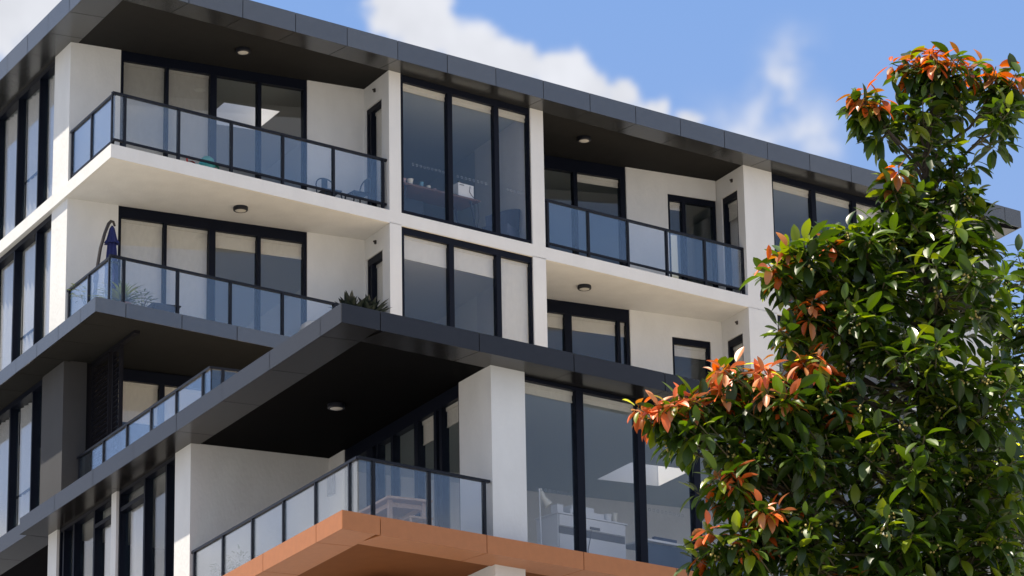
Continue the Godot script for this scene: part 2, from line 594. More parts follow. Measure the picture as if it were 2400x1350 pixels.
func build_apartments() -> void:
	hall = thing("apartment_building", "white five storey apartment block with dark grey roof fascia and copper ledge", "apartment building")
	var xr := 44.4
	var back := -82.0
	var roof_holes := [Rect2(25.41, -62.97, 1.21, 1.21), Rect2(36.9, -66.7, 1.5, 1.4)]
	var box_holes := [Rect2(28.66, -52.79, 1.22, 1.22)]
	# --- roof
	var rp := PackedVector2Array([v2(21.10, zf(21.10, -51.55)), v2(xr - 0.02, zf(xr - 0.02, -51.55)), v2(xr - 0.02, back), v2(21.10, back)])
	plate(hall, "roof", m.joint, rp, YR + 0.022, YRT - 0.01, roof_holes)
	var greys := [m.grey_panel, m.grey_panel, m.grey_panel_worn]
	fascia(2, -51.53, [32.317, 33.0] + steps_of(34.2, 55.4, 1.2) + [55.656, 56.17], YR, YRT, greys)
	fascia(1, -21.08, down(zf(21.08, -51.53) - 0.75, -80.5, 1.145) + [zf(21.08, -51.53)], YR, YRT, greys, 0.69)
	for i in 18:
		var s := 33.0 + 1.2 * i
		part(hall, "soffit_panel", greys[i % 3], 2, s + 0.007 if i > 0 else 32.98, s + 1.193, YR + 0.001, YR + 0.021, -52.12, -51.554)
	part(hall, "soffit_panel", m.grey_panel, 1, back, zf(xr, -51.7), YR + 0.002, YR + 0.02, -xr, -xr + 0.66)
	part(hall, "soffit_panel", m.grey_panel, 2, 54.607, 55.52, YR + 0.001, YR + 0.021, -52.12, -51.554)
	part(hall, "fascia_panel", m.grey_panel, 1, back, zf(xr, -51.56), YR, YRT, -xr - 0.005, -xr + 0.02)
	var inner := PackedVector2Array([v2(21.78, zf(21.78, -52.127)), v2(xr - 0.66, zf(xr - 0.66, -52.127)), v2(xr - 0.66, back + 0.2), v2(21.78, back + 0.2)])
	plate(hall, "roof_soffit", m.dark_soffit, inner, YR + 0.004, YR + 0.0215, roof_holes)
	# --- white slab between the two upper storeys
	var sp := PackedVector2Array([v2(21.563, zf(21.563, -52.086)), v2(44.0, zf(44.0, -52.086)), v2(44.0, back), v2(21.563, back)])
	plate(hall, "floor_slab", m.render, sp, SA, YA)
	var ss := PackedVector2Array([v2(21.60, zf(21.60, -52.12)), v2(43.9, zf(43.9, -52.12)), v2(43.9, -62.1), v2(21.60, -62.1)])
	plate(hall, "slab_soffit", m.soffit_paint, ss, SA - 0.004, SA - 0.0005)
	# --- grey slab
	var bp := PackedVector2Array([v2(21.10, zf(21.10, -51.55)), v2(44.0, zf(44.0, -51.55)), v2(44.0, back), v2(21.10, back)])
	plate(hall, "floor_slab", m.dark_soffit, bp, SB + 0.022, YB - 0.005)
	fascia(2, -51.53, [32.317, 32.945] + steps_of(34.13, 55.0, 1.19), SB, YB + 0.012, greys)
	fascia(1, -21.08, down(zf(21.08, -51.53) - 0.70, -80.5, 1.134) + [zf(21.08, -51.53)], SB, YB + 0.012, greys, 0.66, m.dark_soffit)
	part(hall, "soffit_track", m.louvre, 1, -60.1, -57.9, SB - 0.03, SB + 0.021, -22.24, -22.14)
	# --- projecting box: dark lid
	var cz := zf(21.08, -41.30)
	var dp := PackedVector2Array([v2(21.10, zf(21.10, -41.32)), v2(46.0, zf(46.0, -41.32)), v2(46.0, -62.0), v2(24.0, -62.0), v2(24.0, -60.77), v2(21.10, -60.77)])
	plate(hall, "box_roof", m.joint, dp, SC + 0.022, YC - 0.01, box_holes)
	plate(hall, "floor_slab", m.joint, PackedVector2Array([v2(21.24, -60.775), v2(44.0, -60.775), v2(44.0, back), v2(21.24, back)]), SC + 0.022, YC - 0.012)
	var darks := [m.dark_panel, m.dark_panel, m.dark_panel_worn]
	var zj := [-60.78, -58.95, -57.03, -55.11, -53.17, -51.225, -49.31, -47.38, cz]
	fascia(1, -21.08, zj, SC, YC, darks, 0.66)
	part(hall, "fascia_panel", m.dark_panel, 0, 21.085, 21.30, SC, YC, -60.80, -60.781)
	fascia(1, -21.22, [-80.0, -78.1, -76.2, -74.2, -72.3, -70.4, -68.5, -66.5, -64.6, -62.7, -60.79], SC, YC - 0.002, darks, 0.6)
	var sj := [30.171, 30.89] + steps_of(32.77, 56.0, 1.875)
	fascia(2, -41.30, sj, SC, YC, darks)
	for i in range(1, sj.size() - 1):
		part(hall, "soffit_panel", darks[i % 3], 2, sj[i] + 0.007 if i > 1 else 30.96, sj[i + 1] - 0.007, SC + 0.001, SC + 0.021, -41.93, -41.324)
	var di := PackedVector2Array([v2(21.745, zf(21.745, -41.94)), v2(46.0, zf(46.0, -41.94)), v2(46.0, -53.9), v2(21.745, -53.9)])
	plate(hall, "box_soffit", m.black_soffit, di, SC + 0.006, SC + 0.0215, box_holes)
	# --- copper ledge
	var kp := PackedVector2Array([v2(21.10, zf(21.10, -41.32)), v2(46.0, zf(46.0, -41.32)), v2(46.0, -62.0), v2(21.10, -62.0)])
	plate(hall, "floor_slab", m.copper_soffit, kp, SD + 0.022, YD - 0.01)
	var coppers := [m.copper_panel, m.copper_panel, m.copper_panel_worn]
	fascia(1, -21.08, down(-47.394, -61.5, 1.994) + [cz], SD, YD, coppers, 0.60)
	var kj := [30.171, 30.868] + steps_of(32.86, 56.0, 1.89)
	fascia(2, -41.30, kj, SD, YD, coppers)
	for i in range(1, kj.size() - 1):
		part(hall, "soffit_panel", coppers[i % 3], 2, kj[i] + 0.007 if i > 1 else 30.89, kj[i + 1] - 0.007, SD + 0.001, SD + 0.021, -41.93, -41.324)
	# --- beige paving on the terraces and balconies
	plate(hall, "paving", m.paving, PackedVector2Array([v2(21.6, zf(21.6, -41.9)), v2(43.9, zf(43.9, -41.9)), v2(43.9, zf(43.9, -52.2)), v2(21.6, zf(21.6, -52.2))]), YC - 0.009, YC + 0.004, box_holes)
	plate(hall, "paving", m.paving, PackedVector2Array([v2(21.6, zf(21.6, -52.21)), v2(26.0, zf(26.0, -52.21)), v2(26.0, -60.14), v2(21.6, -60.14)]), YC - 0.009, YC + 0.004)
	plate(hall, "paving", m.paving, PackedVector2Array([v2(21.6, zf(21.6, -42.0)), v2(24.07, zf(24.07, -42.0)), v2(24.07, -53.76), v2(21.6, -53.76)]), YD - 0.009, YD + 0.004)
	for fl in [YA + 0.001, YB - 0.004]:
		plate(hall, "paving", m.paving, PackedVector2Array([v2(21.75, zf(21.75, -52.3)), v2(27.69, zf(27.69, -52.3)), v2(27.69, -60.14), v2(21.75, -60.14)]), fl, fl + 0.004)
		plate(hall, "paving", m.paving, PackedVector2Array([v2(31.46, zf(31.46, -52.3)), v2(36.71, zf(36.71, -52.3)), v2(36.71, -62.01), v2(31.46, -62.01)]), fl, fl + 0.004)
	# --- lower storeys and the closed back of the house
	plate(hall, "lower_wall", m.render, PackedVector2Array([v2(22.6, zf(22.6, -43.2)), v2(44.0, zf(44.0, -43.2)), v2(44.0, back + 0.4), v2(22.6, back + 0.4)]), -OFF, SD - 0.3)
	for q in [[-54.46, -53.9], [-57.43, -57.19], [-60.64, -60.18]]:
		part(hall, "pillar", m.render, 1, q[0], q[1], -OFF, SD, -22.0, -21.62)
	prismpart("pillar", m.render, [v2(24.13, -48.7), fxy(33.41, -41.80), fxy(34.0, -41.80), v2(24.72, -48.7)], -OFF, SD + 0.02)
	part(hall, "rear_wall", m.inside, 0, 21.9, 44.0, YC, YR + 0.02, back + 0.3, back + 0.5)
	part(hall, "side_wall", m.render, 1, back + 0.3, zf(43.9, -52.1), YC, YR + 0.02, -43.95, -43.7)
	part(hall, "side_wall", m.render, 1, -62.0, zf(43.9, -42.0), YD, SC + 0.02, -43.95, -43.7)
	# --- the two upper storeys
	for lv in 2:
		storey(lv == 0)
	charcoal_storey()
	box_storey()
	# --- lamps under the soffits
	ceiling_light(24.72, -59.15, YR)
	ceiling_light(32.92, -60.8, YR)
	ceiling_light(24.76, -59.32, SA)
	ceiling_light(32.94, -60.98, SA)
	ceiling_light(22.82, -50.67, SC)
	rebase(hall, Vector3(32.0, 0, -60.0))


func prismpart(called: String, material: Material, poly: Array, y0: float, y1: float) -> void:
	plate(hall, called, material, PackedVector2Array(poly), y0, y1)


func storey(top: bool) -> void:
	var f := YA if top else YB
	var c := YR if top else SA
	var h := c + 0.02
	var w: StandardMaterial3D = m.render
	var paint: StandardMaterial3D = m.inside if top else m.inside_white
	# corner pillar and the back wall of the corner balcony
	part(hall, "pillar", w, 0, 21.63, 22.64, f, h, -61.0, -60.15)
	part(hall, "wall", w, 0, 26.49, 27.70, f, h, -60.36, -60.15)
	var bl := {0: f + 0.05, 1: f + 0.05} if top else {0: f + 0.05, 1: f + 0.05, 2: 21.70, 3: 21.70}
	window(0, -60.17, 22.642, 26.488, f, c, {"mull": [[23.595, 0.06], [24.545, 0.13], [25.50, 0.075]], "fw": 0.065, "head": 0.19 if top else 0.22, "blinds": bl, "d": 0.14, "cloth": m.screen_blind if top else m.blind})
	# short return wall with its narrow door, and the slim pillar that ends it
	var hd := 24.85 if top else 21.77
	part(hall, "wall", w, 1, -60.36, -60.085, f, h, -27.95, -27.70)
	part(hall, "wall", w, 1, -60.085, -59.345, hd, h, -27.95, -27.70)
	prismpart("pillar", w, [v2(27.70, -59.345), v2(27.70, zf(27.70, -52.086)), v2(27.975, zf(27.975, -52.086)), v2(27.975, -59.345)], f, h)
	window(1, -27.73, -60.084, -59.346, f, hd, {"fw": 0.06, "head": 0.10 if top else 0.14, "mull": [[-59.93, 0.07]], "blinds": {1: f + 0.05}})
	# front window between the slim pillars
	var b2 := {0: 25.06, 1: 25.06, 2: 25.06} if top else {0: 21.63, 1: 21.655, 2: f + 0.05}
	window(2, -52.13, 39.50, 42.745, f, c, {"mull": [[40.72, 0.115], [41.88, 0.115]], "fw": 0.07, "head": 0.13, "sill": 0.085, "blinds": b2, "d": 0.12})
	prismpart("pillar", w, [v2(31.135, zf(31.135, -52.086)), v2(31.455, zf(31.455, -52.086)), v2(31.455, -62.22), v2(31.135, -62.22)], f, h)
	# second balcony
	var rb := {1: 24.90} if top else {0: 21.66, 1: 21.66, 2: 21.66}
	var ml := [[33.37 if top else 33.13, 0.09]] if top else [[33.13, 0.16], [34.30, 0.07]]
	window(0, -62.05, 31.456, 34.545, f, c, {"mull": ml, "fw": 0.07 if not top else 0.12, "head": 0.27, "blinds": rb, "d": 0.14})
	part(hall, "wall", w, 0, 34.546, 35.53, f, h, -62.22, -62.02)
	var he := 24.87 if top else 21.74
	var xe := 36.70 if top else 36.45
	part(hall, "wall", w, 0, 35.53, xe, he, h, -62.22, -62.02)
	if not top:
		part(hall, "wall", w, 0, xe, 36.72, f, h, -62.22, -62.02)
	window(0, -62.05, 35.532, xe - 0.002, f if top else f + 0.2, he, {"mull": [[35.93, 0.09]] if top else [], "fw": 0.06, "head": 0.13, "blinds": {0: 24.6} if top else {0: 21.40}})
	part(hall, "wall", w, 1, -62.22, -61.83, f, h, -36.95, -36.72)
	part(hall, "wall", w, 1, -61.83, -61.175, he - 0.01, h, -36.95, -36.72)
	window(1, -36.75, -61.829, -61.176, f, he - 0.012, {"fw": 0.07, "head": 0.14, "blinds": {0: he - 0.5}})
	prismpart("pillar", w, [v2(36.72, -61.175), v2(36.72, zf(36.72, -52.086)), fxy(49.21, -52.086), v2(37.50, -62.4), v2(36.95, -62.4), v2(36.95, -61.175)], f, h)
	# right-hand front window and the blank wall after it
	window(2, -52.13, 49.212, 53.0, f, c, {"mull": [[50.45, 0.13], [51.64, 0.12], [52.56, 0.1]], "fw": 0.07, "head": 0.13, "sill": 0.085, "blinds": {0: c - 0.26, 1: c - 0.26, 2: f + 0.05} if top else {0: c - 0.7}})
	plate(hall, "wall", w, PackedVector2Array([fxy(53.0, -52.086), fxy(55.9, -52.086), fxy(55.9, -52.3), fxy(53.0, -52.3)]), f, h)
	# left facade glazing
	var zs := [-61.97, -63.21, -64.45, -65.7]
	var ww := window(1, -21.67, -67.0, -61.0, f, c, {"mull": [[-65.7, 0.06], [-64.45, 0.06], [-63.21, 0.06], [-61.97, 0.05]], "fw": 0.05, "head": 0.10, "d": 0.17, "g": 0.11})
	for q in [[-61.9, -61.05], [-63.1, -62.05], [-64.4, -63.3]]:
		curtain(ww, 1, -21.87, q[0], q[1], f + 0.03, c - 0.12)
	part(hall, "wall", w, 1, -80.5, -67.0, f, h, -21.9, -21.63)
	part(ww, "safety_rail", m.rail, 1, -63.18, -62.0, f + 1.01, f + 1.05, -21.86, -21.83)
	# rooms
	var holes := [Rect2(25.41, -62.97, 1.21, 1.21), Rect2(36.9, -66.7, 1.5, 1.4)] if top else []
	var cy := c - 0.07
	var cp := PackedVector2Array([v2(21.85, -60.37), v2(27.96, -60.37), v2(27.99, zf(27.99, -52.3)), v2(31.12, zf(31.12, -52.3)), v2(31.14, -62.25), v2(36.97, -62.25), v2(37.6, zf(37.6, -52.3)), v2(43.7, zf(43.7, -52.3)), v2(43.7, -70.0), v2(21.85, -70.0)])
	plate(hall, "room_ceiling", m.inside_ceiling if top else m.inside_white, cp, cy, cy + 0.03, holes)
	plate(hall, "room_floor", m.timber_floor if top else m.pale_floor, cp, f + 0.002, f + 0.006)
	for h0 in holes:
		var hl: Rect2 = h0.grow(-0.012)
		var st := surf()
		for e in [[hl.position, Vector2(hl.end.x, hl.position.y)], [Vector2(hl.end.x, hl.position.y), hl.end], [hl.end, Vector2(hl.position.x, hl.end.y)], [Vector2(hl.position.x, hl.end.y), hl.position]]:
			var a := Vector3(e[0].x, cy + OFF, e[0].y)
			var b := Vector3(e[1].x, cy + OFF, e[1].y)
			var up := Vector3(0, 0.75, 0)
			quad(st, a, a + up, b + up, b, (b - a).cross(Vector3.UP).normalized())
		done(st, "skylight_well", m.white_lacquer, hall)
	for q in [[27.72, 27.9, -60.37, -70.0], [31.16, 31.36, -62.25, -70.0], [37.62, 37.8, -62.4, -70.0]]:
		part(hall, "partition", paint, 1, q[3], q[2], f, c, -q[1], -q[0])
	part(hall, "partition", paint, 0, 21.85, 43.7, f, c, -70.2, -70.0)
	part(hall, "partition", paint, 0, 27.9, 31.16, f, c, -66.4, -66.2)
	# balustrades
	var top_y := f + (1.065 if top else 1.11)
	var b := node(hall, "balustrade")
	rail_run(b, 1, -21.69, -60.15, -57.86, f, top_y, [-60.08, -59.05, -58.0], 0.15 if top else 0.05)
	rail_run(b, 2, -52.22, 33.02, 39.25, f, top_y, [33.29, 34.46, 35.63, 36.795, 37.965, 39.135] if top else [33.325, 34.478, 35.63, 36.795, 37.975, 39.135], 0.15 if top else 0.05)
	b = node(hall, "balustrade")
	rail_run(b, 2, -52.22, 43.10, 48.50, f, top_y, [43.2, 44.245, 45.285, 46.325, 47.36, 48.41], 0.15 if top else 0.05)
	# small wall hooks by the pillar tops
	for q in [[27.69, -59.62], [36.71, -61.35]]:
		var st := surf()
		bx(st, 0, q[0] - 0.03, q[0] + 0.005, c - 0.24, c - 0.17, q[1] - 0.02, q[1] + 0.02)
		bx(st, 0, q[0] - 0.055, q[0] - 0.03, c - 0.21, c - 0.18, q[1] - 0.01, q[1] + 0.01)
		done(st, "wall_hook", m.bronze, hall)


func charcoal_storey() -> void:
	var w: StandardMaterial3D = m.charcoal_render
	part(hall, "pillar", w, 0, 21.63, 22.08, YC - 0.01, SB + 0.03, -61.3, -60.15)
	part(hall, "wall", m.louvre, 0, 22.08, 22.63, YC - 0.01, SB + 0.03, -60.4, -60.2)
	window(0, -60.17, 22.64, 26.5, YC, SB, {"mull": [[23.57, 0.1], [24.54, 0.13], [25.5, 0.08]], "fw": 0.065, "head": 0.22, "blinds": {0: 18.08, 1: 18.1, 2: 18.05}})
	part(hall, "wall", w, 0, 26.5, 44.0, YC - 0.01, SB + 0.03, -60.4, -60.16)
	var ww := window(1, -21.67, -67.0, -61.3, YC, SB, {"mull": [[-65.7, 0.06], [-64.45, 0.06], [-63.21, 0.06], [-61.95, 0.05]], "fw": 0.05, "head": 0.10, "d": 0.17, "g": 0.11})
	for q in [[-61.9, -61.35], [-63.1, -62.05], [-64.4, -63.3]]:
		curtain(ww, 1, -21.87, q[0], q[1], YC + 0.03, SB - 0.12)
	part(ww, "safety_rail", m.rail, 1, -63.18, -62.0, YC + 1.01, YC + 1.05, -21.86, -21.83)
	part(hall, "wall", w, 1, -80.5, -67.0, YC - 0.01, SB + 0.03, -21.9, -21.65)
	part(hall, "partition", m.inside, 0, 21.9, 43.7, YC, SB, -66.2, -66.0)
	# sliding louvre screens on the terrace
	for q in [[-60.10, -59.22], [-59.05, -58.66]]:
		var l := node(hall, "louvre_screen")
		var st := surf()
		bx(st, 1, q[0], q[0] + 0.045, YC + 0.02, SB - 0.03, -22.225, -22.155)
		bx(st, 1, q[1] - 0.045, q[1], YC + 0.02, SB - 0.03, -22.225, -22.155)
		bx(st, 1, q[0] + 0.045, q[1] - 0.045, SB - 0.09, SB - 0.03, -22.225, -22.155)
		bx(st, 1, q[0] + 0.045, q[1] - 0.045, YC + 0.02, YC + 0.08, -22.225, -22.155)
		done(st, "frame", m.louvre, l)
		for i in 27:
			st = surf()
			var y := YC + 0.12 + i * 0.099
			var a := pt(1, q[0] + 0.045, y, -22.22)
			var b := pt(1, q[1] - 0.045, y, -22.22)
			var lift := Vector3(-0.055, -0.062, 0)
			quad(st, a, b, b + lift, a + lift, Vector3(-0.75, 0.66, 0))
			quad(st, a + Vector3(0, -0.012, 0), a + lift + Vector3(0, -0.012, 0), b + lift + Vector3(0, -0.012, 0), b + Vector3(0, -0.012, 0), Vector3(0.75, -0.66, 0))
			quad(st, a + lift, b + lift, b + lift + Vector3(0, -0.012, 0), a + lift + Vector3(0, -0.012, 0), Vector3(-1, 0, 0))
			done(st, "slat", m.louvre, l)
	var bl := node(hall, "balustrade")
	rail_run(bl, 1, -21.93, -60.10, -53.76, YC, 17.24, [-59.99, -58.77, -57.61, -56.46, -55.29, -54.10], 0.05)
	rail_run(bl, 0, -53.80, 21.93, 27.5, YC, 17.24, [22.15, 23.3, 24.5, 25.7, 26.9], 0.05)


func box_storey() -> void:
	var w: StandardMaterial3D = m.render
	var h := SC + 0.02
	part(hall, "wall", w, 0, 21.58, 24.09, YD - 0.02, h, -54.46, -53.77)
	part(hall, "wall", w, 0, 24.09, 43.7, YD - 0.02, h, -54.2, -53.95)
	part(hall, "wall", w, 1, -53.95, -53.17, YD - 0.02, h, -24.3, -24.08)
	part(hall, "pillar", w, 1, -57.43, -57.19, YD - 0.02, h, -21.80, -21.58)
	part(hall, "pillar", w, 1, -60.64, -60.18, YD - 0.02, h, -21.9, -21.58)
	part(hall, "wall", m.black_soffit, 0, 21.9, 30.0, YD - 0.02, h, -61.0, -60.7)
	var a := window(1, -21.63, -57.19, -54.461, YD, SC, {"mull": [[-56.0, 0.07], [-55.0, 0.06]], "fw": 0.05, "head": 0.06, "d": 0.16, "g": 0.1, "bars": {0: 15.53}})
	curtain(a, 1, -21.84, -57.1, -56.05, YD, 15.6)
	var b := window(1, -21.63, -60.18, -57.431, YD, SC, {"mull": [[-59.98, 0.06], [-59.45, 0.06], [-58.42, 0.07]], "fw": 0.05, "head": 0.06, "d": 0.16, "g": 0.1, "bars": {3: 15.52}})
	curtain(b, 1, -21.84, -58.35, -57.5, YD, 15.5)
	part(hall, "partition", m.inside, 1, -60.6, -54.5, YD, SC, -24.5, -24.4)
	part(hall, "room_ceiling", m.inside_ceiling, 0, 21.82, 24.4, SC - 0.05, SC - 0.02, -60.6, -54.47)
	# glazing beside the balcony, then the white corner pillar
	window(1, -24.10, -53.168, -48.80, YD, SC, {"mull": [[-52.2, 0.25], [-51.9, 0.08], [-51.33, 0.09], [-50.42, 0.14], [-49.72, 0.10], [-49.52, 0.09]], "fw": 0.06, "head": 0.22, "d": 0.14, "blinds": {4: 15.28, 6: 15.35}})
	prismpart("pillar", w, [v2(24.08, -48.80), v2(24.10, zf(24.10, -41.77)), fxy(34.03, -41.77), v2(24.74, -48.80)], YD - 0.02, h)
	window(2, -41.95, 34.032, 43.2, YD, SC - 0.0, {"mull": [[35.29, 0.15], [36.555, 0.15], [37.73, 0.14], [39.0, 0.14], [40.3, 0.14], [41.6, 0.14]], "fw": 0.04, "head": 0.06, "sill": 0.05, "d": 0.14, "blinds": {0: 15.66, 1: 15.70, 2: 15.70}})
	var cp := PackedVector2Array([v2(24.25, -53.94), v2(24.25, -48.9), v2(24.8, zf(24.8, -42.1)), v2(43.7, zf(43.7, -42.1)), v2(43.7, -53.94)])
	var hole := Rect2(28.66, -52.79, 1.22, 1.22)
	plate(hall, "room_ceiling", m.inside_ceiling, cp, 15.75, 15.78, [hole])
	plate(hall, "room_floor", m.pale_floor, cp, YD + 0.002, YD + 0.006)
	hole = hole.grow(-0.012)
	var st := surf()
	for e in [[hole.position, Vector2(hole.end.x, hole.position.y)], [Vector2(hole.end.x, hole.position.y), hole.end], [hole.end, Vector2(hole.position.x, hole.end.y)], [Vector2(hole.position.x, hole.end.y), hole.position]]:
		var p := Vector3(e[0].x, 15.75 + OFF, e[0].y)
		var q := Vector3(e[1].x, 15.75 + OFF, e[1].y)
		quad(st, p, p + Vector3(0, 0.75, 0), q + Vector3(0, 0.75, 0), q, (q - p).cross(Vector3.UP).normalized())
	done(st, "skylight_well", m.white_lacquer, hall)
	var r := node(hall, "balustrade")
	rail_run(r, 1, -21.64, -53.77, -47.26, YD, 14.04, [-53.68, -52.46, -51.25, -50.02, -48.795, -47.55], 0.05)
	rail_run(r, 2, -41.83, 30.84, 33.34, YD, 14.04, [31.13, 32.176, 33.234], 0.05)
	# grey service box on the return wall of the balcony
	part(hall, "meter_box", m.frame, 1, -53.72, -53.5, 15.2, 15.55, -24.075, -24.02)


# ---------------------------------------------------------------- loose things
func one(parent: Node, called: String, material: Material, c: Vector3, size: Vector3, turn := 0.0) -> MeshInstance3D:
	var st := surf()
	cube(st, c, size, turn)
	return done(st, called, material, parent)


func pipe(parent: Node, called: String, material: Material, pts: Array, radii: Array, sides := 8) -> MeshInstance3D:
	var st := surf()
	tube(st, pts, radii, sides)
	return done(st, called, material, parent)


func turned(parent: Node, called: String, material: Material, c: Vector3, prof: Array, sides := 18, fold := 0.0, nf := 8) -> MeshInstance3D:
	var st := surf()
	lathe(st, c, prof, sides, fold, nf)
	return done(st, called, material, parent)


func cafe_chair(label: String, at: Vector3, turn: float) -> void:
	var t := thing("metal_chair", label, "chair", "metal cafe chairs on the top balcony")
	var M: StandardMaterial3D = m.blue_metal
	one(t, "seat", M, Vector3(0, 0.445, 0), Vector3(0.36, 0.02, 0.36))
	for sx in [-1.0, 1.0]:
		for sz in [-1.0, 1.0]:
			pipe(t, "leg", M, [Vector3(0.16 * sx, 0.44, 0.16 * sz), Vector3(0.21 * sx, 0.0, 0.22 * sz)], [0.016, 0.012])
	var arc := []
	for i in 13:
		var f := PI * i / 12.0
		arc.append(Vector3(-0.20 * cos(f) * (1.0 if i % 12 else 0.9), 0.44 + 0.36 * pow(sin(f), 0.45), -0.17 - 0.05 * sin(f)))
	pipe(t, "back_frame", M, arc, [0.013], 7)
	one(t, "back_splat", M, Vector3(0, 0.62, -0.205), Vector3(0.125, 0.33, 0.012))
	t.position = at
	t.rotation.y = turn


# a fountain of arching strap leaves
func straps(parent: Node, called: String, material: Material, c: Vector3, n: int, length: float, width: float, arch: float, spread := 1.0) -> void:
	for i in n:
		var a := i * 2.39996 + rng.randf() * 0.5
		var tilt := lerpf(0.15, 1.15, float(i) / n) * spread
		var L := length * rng.randf_range(0.75, 1.05)
		var out := Vector3(cos(a), 0, sin(a))
		var side := Vector3(-sin(a), 0, cos(a))
		var st := surf()
		var prev := []
		for j in 7:
			var q := j / 6.0
			var p := c + out * (sin(tilt) * L * q + 0.25 * arch * L * q * q) + Vector3.UP * (cos(tilt) * L * q - arch * 0.5 * L * q * q)
			var w := width * sin(PI * clampf(0.12 + 0.88 * q, 0.0, 1.0)) * 0.5 + 0.002
			var row := [p - side * w + Vector3.UP * w * 0.4, p, p + side * w + Vector3.UP * w * 0.4]
			if j:
				for k in 2:
					quad(st, prev[k], row[k], row[k + 1], prev[k + 1], Vector3.UP)
			prev = row
		done(st, called, material, parent)


func pot(parent: Node, material: Material, c: Vector3, r: float, h: float) -> void:
	turned(parent, "pot", material, c, [[0.0, 0.0], [r * 0.72, 0.0], [r * 0.98, h * 0.9], [r * 1.06, h * 0.9], [r * 1.06, h], [r * 0.92, h], [r * 0.88, h * 0.9], [0.0, h * 0.88]], 20)


func leafy(parent: Node, material: Material, c: Vector3, n: int, r: float, size: float) -> void:
	var stems := surf()
	for i in n:
		var d := Vector3(rng.randfn(0, 1), absf(rng.randfn(0.3, 0.8)), rng.randfn(0, 1)).normalized() * r * rng.randf_range(0.5, 1.0)
		if i % 4 == 0:
			tube(stems, [c - Vector3(0, r * 0.6, 0), c + d * 0.5, c + d], [0.006, 0.004, 0.002], 4)
		var o := MeshInstance3D.new()
		o.mesh = leaf_mesh[i % 3]
		o.material_override = material
		o.transform = leaf_at(c + d, (d + Vector3(0, -0.3 * r, 0)).normalized(), size * rng.randf_range(0.7, 1.1))
		put(o, "leaf", parent)
	done(stems, "stem", m.twig, parent)


func ft(s: float, y: float, n: float) -> Vector3:
	return pt(2, s, y, n)


